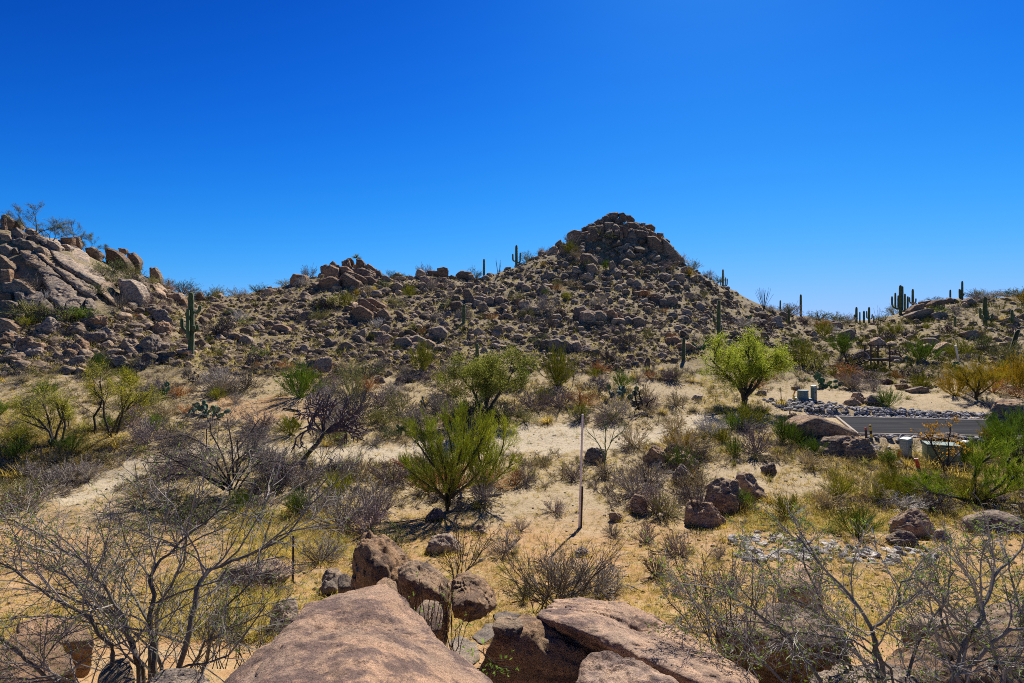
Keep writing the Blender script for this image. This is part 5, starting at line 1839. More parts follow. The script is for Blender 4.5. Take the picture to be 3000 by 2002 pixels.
def shrub(kindn, adj, px, by, h, w, label=None, group=None, dark=1.0):
    g = ground_at(px, by)
    s = g.y / F
    i = SI[0]
    SI[0] += 1
    sc = (w * s / 1.55, w * s / 1.55, h * s / .98)
    yaw = R.uniform(0, 6.28)
    if kindn == 'bare':
        o = add('twiggy_shrub', BARE[i % 6], None, g, TINT[adj])
        noun, cat = 'twiggy shrub', 'shrub'
    elif kindn == 'broom':
        o = add('green_shrub', BROOM[i % 5], None, g, GT[adj])
        noun, cat = 'broom shrub', 'shrub'
    elif kindn == 'clump':
        o = add('grass_clump', CLUMP[i % 5], None, g, CT[adj])
        sc = (w * s / 1.6, w * s / 1.6, h * s / 1.0)
        noun, cat = 'grass clump', 'grass clump'
    else:
        st, lf = LEAFY[i % 5]
        o = bpy.data.objects.new('leafy_bush', None)
        COL.objects.link(o)
        o.location = g
        add('stems', st, o, None, (.10, .085, .065))
        add('leaves', lf, o, None, GT[adj])
        noun, cat = 'leafy bush', 'bush'
    o.scale = sc
    o.rotation_euler = (0, 0, yaw)
    if label:
        tag(o, label, cat, group)
        ALLK.setdefault(noun, []).append((px, by - h / 2))
    else:
        auto(o, noun, adj, px, by - h / 2, cat, group or {'bare': 'bare twiggy shrubs', 'broom': 'green broom shrubs', 'clump': 'dry grass clumps', 'leafy': 'leafy bushes'}[kindn])
    return o


HAND = [
    ('bare', 'grey', 205, 1412, 66, 110), ('bare', 'grey', 258, 1404, 60, 90), ('bare', 'purplish', 430, 1300, 76, 124), ('bare', 'olive', 60, 1470, 84, 150), ('bare', 'grey', 140, 1450, 70, 130),
    ('bare', 'tan', 1855, 1308, 66, 86), ('bare', 'silvery', 2082, 1276, 60, 92), ('bare', 'tan', 1972, 1262, 52, 84), ('bare', 'tan', 2010, 1345, 96, 150), ('broom', 'golden', 1990, 1330, 66, 110), ('bare', 'purplish', 2215, 1330, 84, 116),
    ('bare', 'purplish', 1892, 1590, 66, 74), ('bare', 'purplish', 1990, 1626, 70, 96), ('bare', 'dark', 1922, 1690, 76, 100), ('bare', 'grey', 1526, 1556, 40, 60), ('bare', 'purplish', 1624, 1502, 42, 74), ('bare', 'grey', 1540, 1420, 62, 80),
    ('bare', 'purplish', 1920, 1500, 80, 150), ('bare', 'grey', 1860, 1450, 90, 130), ('bare', 'olive', 1955, 1510, 70, 110), ('bare', 'dark', 1775, 1400, 36, 50), ('bare', 'purplish', 1680, 1405, 54, 72), ('clump', 'olive', 1560, 1400, 52, 60), ('bare', 'rust coloured', 1510, 1420, 60, 60),
    ('bare', 'grey', 1000, 1545, 120, 190), ('bare', 'purplish', 1080, 1560, 110, 170), ('bare', 'grey', 1010, 1420, 84, 120), ('bare', 'purplish', 830, 1420, 100, 130), ('bare', 'grey', 1090, 1500, 100, 160), ('bare', 'purplish', 1230, 1400, 90, 130), ('bare', 'grey', 930, 1500, 80, 130), ('bare', 'tan', 1060, 1400, 80, 100),
    ('bare', 'rust coloured', 1250, 1440, 80, 110), ('bare', 'grey', 1420, 1470, 110, 120), ('leafy', 'dark green', 490, 1530, 100, 170), ('leafy', 'dark green', 600, 1540, 84, 150), ('leafy', 'dark green', 1140, 1620, 84, 110), ('bare', 'dark', 800, 1400, 90, 110), ('clump', 'olive', 980, 1620, 60, 120), ('clump', 'olive', 1060, 1640, 60, 110), ('bare', 'olive', 760, 1530, 50, 80),
    ('bare', 'purplish', 1560, 1200, 64, 110), ('bare', 'purplish', 1640, 1195, 66, 120), ('bare', 'rust coloured', 1700, 1190, 56, 110), ('bare', 'grey', 1800, 1225, 70, 110), ('bare', 'olive', 1790, 1240, 46, 70), ('broom', 'yellow green', 1695, 1232, 50, 62), ('bare', 'tan', 1980, 1190, 46, 70), ('bare', 'purplish', 1900, 1195, 46, 60),
    ('clump', 'yellow', 1945, 1215, 34, 44), ('clump', 'straw', 2030, 1205, 34, 60), ('clump', 'yellow', 2240, 1210, 46, 80), ('clump', 'yellow', 2290, 1190, 40, 60), ('broom', 'yellow green', 2182, 1252, 64, 128), ('broom', 'green', 2296, 1292, 64, 76), ('broom', 'green', 2152, 1340, 58, 60), ('clump', 'olive', 2150, 1364, 30, 34),
    ('broom', 'green', 880, 1164, 92, 124), ('broom', 'yellow green', 1635, 1130, 108, 120), ('broom', 'yellow green', 1235, 1092, 84, 84), ('broom', 'green', 292, 1094, 58, 56), ('broom', 'green', 1527, 1136, 70, 50), ('leafy', 'dark green', 1075, 1110, 52, 90), ('bare', 'dark', 1035, 1230, 110, 110), ('bare', 'olive', 1030, 1170, 110, 100), ('leafy', 'dark green', 1140, 1285, 40, 60), ('bare', 'olive', 1170, 1215, 80, 90), ('bare', 'purplish', 1215, 1235, 40, 80), ('bare', 'tan', 1320, 1160, 70, 110), ('bare', 'grey', 640, 1150, 80, 130), ('bare', 'dark', 720, 1140, 60, 90), ('bare', 'purplish', 385, 1250, 60, 80), ('bare', 'grey', 690, 1180, 36, 44),
    ('bare', 'rust coloured', 1760, 1090, 34, 60), ('clump', 'yellow', 1858, 1110, 36, 50), ('bare', 'rust coloured', 1905, 1110, 30, 44), ('bare', 'purplish', 1868, 1120, 26, 46), ('bare', 'olive', 1980, 1110, 44, 70), ('clump', 'straw', 1720, 1092, 24, 30), ('bare', 'purplish', 1960, 1118, 36, 50),
    ('broom', 'green', 2470, 1035, 56, 76), ('broom', 'yellow green', 2412, 986, 44, 60), ('broom', 'yellow green', 2350, 1072, 70, 70), ('leafy', 'yellow green', 2392, 1096, 62, 64), ('broom', 'yellow green', 2620, 985, 34, 60), ('broom', 'green', 2700, 1060, 60, 100), ('broom', 'yellow green', 2810, 1050, 50, 80), ('bare', 'purplish', 2545, 1112, 36, 100), ('bare', 'purplish', 2500, 1140, 46, 90), ('bare', 'rust coloured', 2626, 1110, 28, 40), ('bare', 'rust coloured', 2470, 1118, 30, 40), ('bare', 'tan', 2490, 1142, 48, 50), ('broom', 'green', 2600, 1192, 50, 72), ('clump', 'olive', 2660, 1170, 24, 40), ('bare', 'grey', 2560, 1145, 34, 60),
    ('broom', 'golden', 2985, 1140, 90, 120), ('broom', 'golden', 2800, 1160, 70, 100), ('broom', 'golden', 2930, 1130, 60, 90), ('bare', 'rust coloured', 2910, 1150, 50, 70), ('bare', 'rust coloured', 2985, 1165, 40, 70), ('bare', 'olive', 2960, 1060, 60, 100), ('leafy', 'dark green', 2880, 1030, 46, 60), ('bare', 'grey', 2910, 1195, 26, 40), ('bare', 'olive', 2890, 1185, 30, 40),
    ('leafy', 'dark green', 300, 808, 34, 80), ('leafy', 'dark green', 340, 838, 40, 90), ('bare', 'dark', 385, 836, 36, 70), ('leafy', 'dark green', 290, 866, 36, 60), ('bare', 'dark', 350, 905, 50, 60), ('broom', 'green', 250, 945, 40, 70), ('leafy', 'green', 200, 938, 44, 110), ('leafy', 'green', 290, 940, 30, 60), ('bare', 'olive', 90, 925, 44, 110), ('bare', 'dark', 160, 930, 40, 90), ('bare', 'dark', 110, 855, 60, 60), ('bare', 'purplish', 440, 900, 40, 80), ('bare', 'silvery', 130, 885, 36, 40), ('broom', 'yellow green', 75, 960, 30, 50),
    ('broom', 'green', 2965, 1305, 84, 120), ('broom', 'green', 2995, 1275, 76, 100), ('broom', 'golden', 2900, 1292, 40, 60), ('leafy', 'green', 3010, 1340, 70, 100), ('leafy', 'dark green', 1425, 1238, 86, 150), ('leafy', 'dark green', 1375, 1236, 70, 110), ('leafy', 'yellow green', 1470, 1240, 60, 90), ('bare', 'dark', 1390, 1290, 66, 110), ('bare', 'purplish', 1150, 1420, 80, 130), ('bare', 'grey', 880, 1430, 80, 140), ('bare', 'purplish', 1480, 1225, 50, 100), ('bare', 'dark', 1240, 1270, 60, 110), ('bare', 'olive', 1120, 1250, 60, 110), ('bare', 'grey', 1000, 1270, 60, 120), ('clump', 'yellow', 1330, 1240, 44, 110), ('clump', 'straw', 1290, 1440, 50, 90), ('bare', 'rust coloured', 1340, 1430, 56, 90), ('bare', 'purplish', 760, 1260, 60, 110), ('bare', 'grey', 540, 1300, 44, 90),
    ('leafy', 'yellow green', 40, 1330, 60, 110), ('clump', 'yellow', 60, 1240, 40, 100), ('clump', 'olive', 250, 1260, 44, 110), ('clump', 'yellow', 330, 1310, 44, 120), ('clump', 'yellow', 40, 1400, 50, 120), ('clump', 'olive', 420, 1320, 30, 80), ('bare', 'olive', 440, 1190, 44, 100), ('bare', 'grey', 120, 1190, 36, 90), ('clump', 'straw', 300, 1180, 30, 90), ('bare', 'tan', 480, 1220, 40, 90), ('bare', 'purplish', 1120, 1190, 60, 130), ('bare', 'grey', 1280, 1215, 50, 110), ('bare', 'tan', 1360, 1220, 44, 100), ('clump', 'straw', 1480, 1180, 40, 90), ('bare', 'olive', 1540, 1235, 44, 80), ('clump', 'yellow', 1600, 1240, 36, 70), ('bare', 'purplish', 1460, 1150, 44, 90), ('bare', 'grey', 960, 1180, 56, 110), ('clump', 'yellow', 2310, 1255, 30, 50), ('clump', 'yellow', 2400, 1312, 34, 60), ('clump', 'yellow', 2660, 1370, 46, 70), ('clump', 'yellow', 2740, 1372, 54, 110), ('clump', 'yellow', 2800, 1400, 60, 110), ('clump', 'yellow', 2850, 1350, 60, 110), ('clump', 'olive', 2530, 1360, 36, 70), ('clump', 'yellow', 2610, 1370, 36, 60), ('clump', 'straw', 2440, 1350, 24, 60),
    ('clump', 'olive', 2440, 1390, 36, 50), ('clump', 'olive', 2450, 1450, 44, 80), ('clump', 'olive', 2365, 1460, 40, 60), ('clump', 'olive', 2325, 1470, 36, 40), ('clump', 'straw', 2500, 1410, 40, 50), ('clump', 'yellow', 2255, 1475, 46, 70), ('clump', 'yellow', 2170, 1500, 50, 60), ('clump', 'yellow', 2235, 1510, 44, 40), ('clump', 'olive', 2255, 1410, 26, 40), ('clump', 'olive', 2110, 1325, 20, 20), ('clump', 'yellow', 2120, 1590, 30, 40), ('bare', 'grey', 2105, 1640, 50, 54), ('clump', 'olive', 2020, 1620, 44, 70), ('broom', 'green', 2510, 1570, 80, 120), ('clump', 'olive', 2440, 1560, 60, 110), ('bare', 'tan', 2430, 1490, 70, 110), ('clump', 'yellow', 2480, 1590, 44, 40), ('bare', 'tan', 2560, 1470, 60, 100), ('clump', 'olive', 2290, 1570, 40, 90), ('bare', 'silvery', 2650, 1490, 50, 140), ('bare', 'dark', 2740, 1500, 70, 130), ('bare', 'purplish', 2830, 1560, 44, 50),
    ('clump', 'olive', 1510, 1620, 30, 40), ('bare', 'grey', 1480, 1620, 70, 110), ('bare', 'dark', 1795, 1570, 36, 60), ('clump', 'straw', 1690, 1500, 26, 30), ('bare', 'purplish', 560, 1560, 40, 60), ('bare', 'purplish', 770, 1480, 50, 70), ('bare', 'purplish', 755, 1730, 100, 190), ('clump', 'yellow', 720, 1790, 76, 170), ('clump', 'yellow', 620, 1820, 80, 160), ('bare', 'grey', 940, 1650, 90, 140), ('bare', 'grey', 2140, 1740, 70, 150), ('bare', 'purplish', 1985, 1745, 40, 40), ('leafy', 'dark green', 1530, 1760, 70, 90), ('leafy', 'dark green', 1800, 1740, 50, 60), ('bare', 'grey', 1640, 1730, 120, 200), ('bare', 'grey', 1740, 1740, 120, 190),
    ('broom', 'yellow green', 1670, 745, 34, 46), ('broom', 'yellow green', 1745, 702, 30, 30), ('bare', 'dark', 1820, 665, 26, 36), ('broom', 'green', 1775, 790, 26, 30), ('broom', 'golden', 2020, 812, 26, 30), ('broom', 'golden', 1590, 782, 14, 22), ('broom', 'yellow green', 1660, 880, 24, 34), ('broom', 'green', 1595, 868, 20, 30), ('bare', 'rust coloured', 1440, 936, 20, 40), ('broom', 'yellow green', 1200, 870, 36, 44), ('broom', 'yellow green', 1015, 900, 44, 46), ('leafy', 'yellow green', 970, 905, 46, 60), ('broom', 'golden', 1045, 868, 20, 24), ('bare', 'dark', 1610, 960, 40, 50), ('bare', 'dark', 1840, 1010, 50, 90), ('bare', 'dark', 1780, 1060, 50, 80), ('bare', 'grey', 1600, 915, 60, 60), ('bare', 'grey', 1750, 900, 30, 60),
]
for row in HAND:
    if row[4] > 1:
        shrub(*row)
# shrubs along the skylines
SKY = [(600, 878, 26, 60), (640, 872, 34, 70), (700, 872, 30, 60), (760, 862, 30, 60), (835, 832, 20, 50), (905, 812, 44, 50), (1150, 806, 24, 60), (1185, 802, 16, 50), (1245, 800, 34, 50), (1390, 806, 36, 44), (1545, 768, 34, 50), (1600, 742, 24, 50), (1630, 708, 12, 20), (2030, 785, 30, 50), (2070, 800, 24, 44),
       (2100, 822, 26, 50), (2305, 905, 30, 60), (560, 868, 34, 70), (530, 855, 40, 90), (440, 835, 30, 60), (480, 842, 30, 50), (2400, 938, 28, 70), (2450, 944, 30, 80), (2480, 946, 26, 60), (2590, 942, 24, 44), (2620, 915, 30, 50), (2700, 886, 18, 60), (2740, 878, 16, 50), (2860, 868, 26, 60), (2900, 866, 22, 70), (2950, 866, 24, 80), (2990, 862, 26, 80), (2870, 880, 26, 60), (330, 800, 44, 90), (390, 812, 40, 70)]
for i, (px, by, h, w) in enumerate(SKY):
    if i % 3 == 0:
        shrub('leafy', 'dark green', px, by, h, w, None, 'shrubs along the skyline')
    else:
        shrub('bare', ('dark', 'olive', 'grey')[i % 3], px, by, h, w, None, 'shrubs along the skyline')
rs = random.Random(77)
made = 0
while made < 120:        # shrubs among the rocks of the slopes
    x, y = sample(HILL, rs)
    rightside = x > 2330
    w = rs.uniform(26, 62)
    r = rs.random()
    if rightside and r < .5:
        shrub('broom', rs.choice(('yellow green', 'green', 'golden', 'dark green')), x, y, w * .6, w)
    elif r < .80:
        shrub('bare', rs.choice(('grey', 'purplish', 'grey', 'tan', 'olive', 'purplish', 'silvery', 'rust coloured')), x, y, w * rs.uniform(.45, .65), w)
    elif r < .9:
        shrub('leafy', rs.choice(('dark green', 'green', 'yellow green')), x, y, w * .55, w)
    else:
        shrub('clump', rs.choice(('yellow', 'straw')), x, y, w * .4, w * .6)
    made += 1
made = 0
while made < 185:        # and over the flat
    x, y = rs.uniform(-20, 3020), 1085 + 430 * rs.random() ** 1.5
    if is_clear(x, y) or (y > 1330 and 1450 < x < 1900):
        continue
    g = ground_at(x, y)
    if in_road(np.array(g.x), np.array(g.y), 2.2):
        continue
    w = rs.uniform(44, 86) * (1 + (y - 1100) / 600)
    r = rs.random()
    gr = is_grassy(x, y)
    if r < (.3 if gr else .62):
        shrub('bare', rs.choice(('grey', 'purplish', 'grey', 'olive', 'tan', 'rust coloured')), x, y, w * rs.uniform(.4, .6), w)
    elif r < .74:
        shrub('broom', rs.choice(('yellow green', 'green')), x, y, w * .55, w * .8)
    else:
        shrub('clump', rs.choice(('yellow', 'straw', 'olive')), x, y, w * .42, w * .7)
    made += 1

# ================================================================== FOREGROUND BRANCHES
def bush(name, label, base, stems, spec, seed, r0, leaf, tcol, lcol, cat='shrub'):
    rng = random.Random(seed)
    o = bpy.data.objects.new(name, None)
    COL.objects.link(o)
    gx = world(*base)
    gz = float(height(gx.x, gx.y)[0])
    org = Vector((gx.x, gx.y, gz))
    o.location = org
    b, tw = Buf(), Buf()
    tips = []
    for st in stems:
        r = r0
        if isinstance(st[-1], float):
            r, st = st[-1], st[:-1]
        pts = [world(*p) - org for p in st]
        if len(pts) < 2:
            continue
        q = [pts[0]]
        for a, c in zip(pts, pts[1:]):
            for k in (1, 2, 3):
                q.append(a.lerp(c, k / 3) + Vector((rng.gauss(0, .012), rng.gauss(0, .02), rng.gauss(0, .012))) * (k < 3))
        b.tube(q, taper(r, max(.0035, r * .22), len(q)), 6, True)
        ramify(tw, rng, q, r, 0, spec, tips)
    add('stems', b.mesh('stems', M['twig'], False), o, None, tuple(.55 * k for k in tcol))  # backlit shade put into the stem colour; twigs keep the lit tone
    add('twigs', tw.mesh('twigs', M['twig'], False), o, None, tcol)
    add('leaves', add_leaves(tips, rng, *leaf).mesh('leaves', M['leaf'], False), o, None, lcol)
    return tag(o, label, cat)


SPEC_F = [dict(kids=12, ang=.75, len=.34, seg=5, jit=.17, lift=.05, rad=.4, **{'from': .18}, sides=4), dict(kids=8, ang=.75, len=.5, seg=4, jit=.2, rad=.6), dict(kids=4, ang=.7, len=.5, seg=3, jit=.22, rad=.7, rmin=.0022)]
Y0 = 5.6
bush('mesquite_bush', 'large dark stemmed bush with tiny new leaves filling the bottom left', (430, 2300, Y0), [
    [(400, 2300, Y0), (408, 2002, Y0 - .1), (390, 1880, Y0 - .1), (350, 1790, Y0 - .2), (300, 1710, Y0 - .3), (240, 1640, Y0 - .4), (90, 1550, Y0 - .5), .026],
    [(430, 2300, Y0), (465, 2002, Y0 - .2), (440, 1850, Y0 - .2), (438, 1700, Y0 - .1), (470, 1640, Y0), (560, 1560, Y0 + .1), (690, 1470, Y0 + .2), .030],
    [(460, 2300, Y0), (520, 2002, Y0), (555, 1850, Y0 - .1), (575, 1730, Y0), (610, 1670, Y0 + .1), (720, 1630, Y0 + .3), (840, 1570, Y0 + .5), (960, 1400, Y0 + .7), .032],
    [(440, 2300, Y0), (420, 2002, Y0 + .3), (375, 1860, Y0 + .5), (340, 1770, Y0 + .6), (200, 1690, Y0 + .7), (60, 1640, Y0 + .8), .024],
    [(420, 2300, Y0), (330, 1960, Y0 - .3), (290, 1860, Y0 - .5), (230, 1790, Y0 - .6), (110, 1720, Y0 - .8), (-20, 1640, Y0 - .9), .024],
    [(450, 2300, Y0), (470, 2002, Y0 + .4), (460, 1880, Y0 + .6), (400, 1760, Y0 + .7), (330, 1640, Y0 + .8), (280, 1540, Y0 + .9), .024],
    [(470, 2300, Y0), (540, 2002, Y0 + .2), (600, 1880, Y0 + .2), (700, 1830, Y0 + .2), (780, 1800, Y0 + .2), .018],
    [(440, 2300, Y0), (440, 1900, Y0 + .1), (470, 1760, Y0 + .2), (540, 1640, Y0 + .2), (560, 1500, Y0 + .3), (600, 1440, Y0 + .3), .022],
    [(400, 2300, Y0), (190, 2010, Y0 - .6), (110, 1960, Y0 - .8), (0, 1870, Y0 - 1.0), (-80, 1820, Y0 - 1.1), .022],
    [(430, 2300, Y0), (300, 2040, Y0 - .7), (160, 1980, Y0 - .9), (-40, 1990, Y0 - 1.1), .018],
    [(480, 2300, Y0), (580, 2002, Y0 + .3), (640, 1800, Y0 + .4), (740, 1700, Y0 + .5), (800, 1500, Y0 + .6), .02],
    [(440, 2300, Y0), (420, 1960, Y0 - .2), (330, 1800, Y0), (180, 1740, Y0 + .2), (30, 1700, Y0 + .3), .02],
], SPEC_F, 61, .025, (2, .030, .010, .30, .008), (.24, .21, .175), (.20, .27, .05))
SPEC_R = [dict(kids=10, ang=.8, len=.30, seg=5, jit=.19, lift=.04, rad=.42, **{'from': .18}, sides=4), dict(kids=8, ang=.8, len=.5, seg=4, jit=.22, rad=.6), dict(kids=4, ang=.7, len=.5, seg=3, jit=.22, rad=.7, rmin=.0026)]
YR = 5.0
bush('mesquite_bush', 'tangled grey branched bush with green leaf tufts in the bottom right', (2620, 2250, YR), [
    [(2620, 2250, YR), (2590, 2000, YR), (2555, 1845, YR), (2490, 1744, YR + .1), (2400, 1650, YR + .2), (2330, 1564, YR + .3), .026],
    [(2600, 2250, YR), (2570, 1960, YR - .1), (2552, 1841, YR), (2620, 1790, YR), (2640, 1705, YR), (2700, 1658, YR + .1), .022],
    [(2560, 2250, YR), (2380, 1960, YR - .2), (2280, 1837, YR - .2), (2160, 1759, YR - .1), (2030, 1697, YR), .018],
    [(2580, 2250, YR), (2420, 2010, YR), (2330, 1884, YR), (2220, 1798, YR + .1), (2150, 1681, YR + .2), .018],
    [(2550, 2250, YR), (2320, 2020, YR - .4), (2200, 1900, YR - .4), (2080, 1822, YR - .3), (2010, 1744, YR - .2), .014],
    [(2630, 2250, YR), (2470, 1900, YR + .3), (2400, 1759, YR + .4), (2360, 1666, YR + .5), (2345, 1580, YR + .5), .02],
    [(2640, 2250, YR), (2660, 1980, YR + .2), (2700, 1861, YR + .3), (2760, 1775, YR + .4), (2800, 1666, YR + .5), .02],
    [(2620, 2250, YR), (2610, 1960, YR - .2), (2500, 1876, YR - .3), (2330, 1853, YR - .3), (2180, 1884, YR - .3), .014],
    [(2640, 2250, YR), (2540, 1960, YR + .1), (2450, 1822, YR + .1), (2300, 1744, YR + .2), (2240, 1634, YR + .3), .016],
], SPEC_R, 62, .02, (3, .028, .012, .20, .010), (.33, .30, .25), (.17, .23, .04))
bush('mesquite_bush', 'thick armed grey bush with green leaf tufts at the right edge', (2960, 2250, 5.2), [
    [(2900, 2250, 5.2), (2790, 2000, 5.1), (2860, 1837, 5.1), (2890, 1759, 5.2), (2930, 1666, 5.3), (3010, 1588, 5.4), .034],
    [(2900, 2250, 5.2), (2800, 1980, 5.0), (2960, 1845, 4.9), (3060, 1814, 4.9), .028],
    [(2950, 2250, 5.2), (2940, 1980, 5.2), (3020, 1876, 5.1), (3080, 1744, 5.1), .026],
    [(2880, 2250, 5.2), (2830, 1960, 5.3), (2760, 1822, 5.4), (2760, 1744, 5.5), (2720, 1650, 5.6), .022],
    [(2980, 2250, 5.2), (2960, 2000, 5.3), (2900, 1868, 5.4), (2860, 1744, 5.5), (2800, 1634, 5.6), .022],
    [(2870, 2250, 5.2), (2720, 2030, 5.0), (2620, 1990, 4.9), (2500, 1980, 4.8), .018],
    [(3000, 2250, 5.2), (3010, 1900, 5.4), (2980, 1759, 5.5), (2960, 1634, 5.6), .022],
], SPEC_R, 63, .024, (3, .028, .012, .20, .010), (.33, .30, .25), (.17, .23, .04))
SPEC_W = [dict(kids=7, ang=.6, len=.4, seg=4, jit=.14, lift=.1, rad=.6, **{'from': .25}), dict(kids=5, ang=.6, len=.5, seg=3, jit=.18, rad=.7, rmin=.003)]
YW = 11.5
rw = random.Random(9)
st = []
for i in range(26):
    x1 = 1620 + rw.uniform(-200, 220)
    y1 = rw.uniform(1560, 1720)
    st.append([(1620 + rw.uniform(-60, 70), 1800, YW), (1620 + (x1 - 1620) * .45, 1740 - rw.uniform(0, 20), YW + rw.uniform(-.4, .4)), (x1, y1, YW + rw.uniform(-.9, .9)), rw.uniform(.008, .014)])
bush('bare_bush', 'bare grey wispy bush behind the whale backed boulder', (1620, 1800, YW), st, SPEC_W, 64, .01, (1, .03, .01, .10, .01), (.13, .115, .105), (.2, .26, .05))
st = []
for i in range(9):
    x1 = 1365 + rw.uniform(-110, 110)
    st.append([(1345 + rw.uniform(-20, 20), 1720, 9.5), (1350 + (x1 - 1350) * .4, 1650, 9.5 + rw.uniform(-.2, .2)), (x1, rw.uniform(1500, 1590), 9.5 + rw.uniform(-.5, .5)), .011])
bush('bare_bush', 'tall thin bare sapling behind the ochre boulder', (1345, 1720, 9.5), st, SPEC_W, 65, .01, (1, .03, .01, .06, .01), (.10, .088, .08), (.2, .26, .05))
st = []
for i in range(30):
    x0 = 1250 + rw.uniform(-60, 90)
    x1 = x0 + rw.uniform(-45, 45)
    st.append([(x0, 1960, 4.75), ((x0 + x1) / 2, 1860, 4.75), (x1, rw.uniform(1690, 1830), 4.75 + rw.uniform(-.2, .2)), rw.uniform(.003, .005)])
bush('dry_weed', 'upright reddish dry weed stalks in the gap beside the big slab', (1260, 1960, 4.75), st, [dict(kids=4, ang=.5, len=.18, seg=2, jit=.15, lift=.15, rad=.7, rmin=.0016, **{'from': .4})], 66, .004, (2, .026, .016, .22, .01), (.13, .085, .065), (.24, .34, .06), 'weed')
st = []
for i in range(8):
    x0 = 1420 + rw.uniform(-25, 25)
    st.append([(x0, 2040, 4.2), (x0 + rw.uniform(-20, 50), 1960, 4.15), (x0 + rw.uniform(-20, 90), rw.uniform(1890, 1970), 4.1), .003])
bush('dry_weed', 'small green leaved weed at the bottom beside the wedge rock', (1420, 2040, 4.2), st, [dict(kids=4, ang=.6, len=.25, seg=2, jit=.2, lift=.1, rad=.7, rmin=.0016)], 67, .003, (2, .03, .02, .5, .01), (.12, .09, .07), (.24, .36, .06), 'weed')
st = []
for i in range(14):
    x0 = 2150 + rw.uniform(-60, 60)
    x1 = x0 + rw.uniform(-160, 110)
    st.append([(x0, 1960, 6.2), ((x0 + x1) / 2, 1830, 6.2), (x1, rw.uniform(1600, 1760), 6.2 + rw.uniform(-.4, .4)), .008])
bush('bare_bush', 'thin dark bare bush right of the whale backed boulder', (2150, 1960, 6.2), st, SPEC_W, 68, .008, (2, .028, .011, .2, .01), (.10, .088, .08), (.2, .26, .05))
st = []
for i in range(18):
    x0 = 650 + rw.uniform(-100, 130)
    x1 = x0 + rw.uniform(-90, 120)
    st.append([(x0, 1960, 6.8), ((x0 + x1) / 2, 1880, 6.8), (x1, rw.uniform(1740, 1830), 6.8 + rw.uniform(-.4, .4)), .006])
bush('bare_bush', 'low grey brush left of the large slab under the bigger bush', (650, 1960, 6.8), st, SPEC_W, 69, .006, (2, .028, .011, .2, .01), (.14, .12, .10), (.2, .26, .05))
for lab, x_, y_, w_, h_, t_ in (('bare twig shrub with a thin dark crown left of the stony wash', 2045, 1540, 60, 160, (.09, .075, .07)), ('bare twig shrub standing on the boulder pair slope', 1900, 1440, 60, 100, (.09, .075, .07))):
    gg = ground_at(x_, y_)
    st = []
    for i in range(10):
        x1 = x_ + rw.uniform(-w_, w_)
        st.append([(x_ + rw.uniform(-8, 8), y_ + 4, gg.y), (x_ + (x1 - x_) * .4, y_ - h_ * .5, gg.y + rw.uniform(-.2, .2)), (x1, y_ - h_ * rw.uniform(.7, 1.1), gg.y + rw.uniform(-.4, .4)), .012])
    bush('bare_bush', lab, (x_, y_, gg.y), st, SPEC_W, 70 + int(x_) % 7, .01, (1, .03, .01, .04, .01), t_, (.2, .26, .05))

# ================================================================== MADE OBJECTS
def rounded_box(size, bev, seg=2):
    bm = bmesh.new()
    bmesh.ops.create_cube(bm, size=1)
    for v in bm.verts:
        v.co = Vector((v.co.x * size[0], v.co.y * size[1], (v.co.z + .5) * size[2]))
    bmesh.ops.bevel(bm, geom=list(bm.edges), offset=bev, segments=seg, affect='EDGES', profile=.6)
    return bm


def bm_mesh(name, bm, mat, smooth=False):
    me = bpy.data.meshes.new(name)
    bm.to_mesh(me)
    bm.free()
    me.materials.append(mat)
    for p in me.polygons:
        p.use_smooth = smooth
    return me


def empty(name, loc, rz=0.0):
    o = bpy.data.objects.new(name, None)
    COL.objects.link(o)
    o.location = loc
    o.rotation_euler = (0, 0, rz)
    return o


def pedestal(px, top, by, wpx, label, mat, lidmat, rz=.6):
    g = ground_at(px, by)
    s = g.y / F
    H, W = (by - top) * s, wpx * s * .78
    r = empty('utility_pedestal', g, rz)
    bm = rounded_box((W, W * .85, H * .86 + .15), .018)
    add('body', bm_mesh('body', bm, mat), r, Vector((0, 0, -.15)))
    bm = rounded_box((W * 1.07, W * .92, H * .14), .03, 3)
    for v in bm.verts:
        if v.co.z > H * .09:
            v.co.z += (v.co.x / W) * .05
    add('cap', bm_mesh('cap', bm, lidmat), r, Vector((0, 0, H * .86 + .002)))
    bm = rounded_box((W * .16, .03, H * .09), .006, 1)
    add('latch', bm_mesh('latch', bm, M['steel']), r, Vector((0, -W * .425 - .012, H * .5)))
    tag(r, label, 'utility box', 'utility pedestals')
    landmark('the ' + label.split(',')[0], px, (top + by) / 2)
    return r


pedestal(2654, 1284, 1338, 34, 'pale grey green upright pedestal on the near side of the lane', M['box_pale'], M['box_pale'], .55)
pedestal(2828, 1293, 1335, 26, 'bluish pedestal behind the dark green cabinet', M['box_teal'], M['box_pale'], .5)
pedestal(2384, 1130, 1173, 17, 'tall grey green pedestal on the sand beyond the lane', M['box_teal'], M['box_pale'], .45)
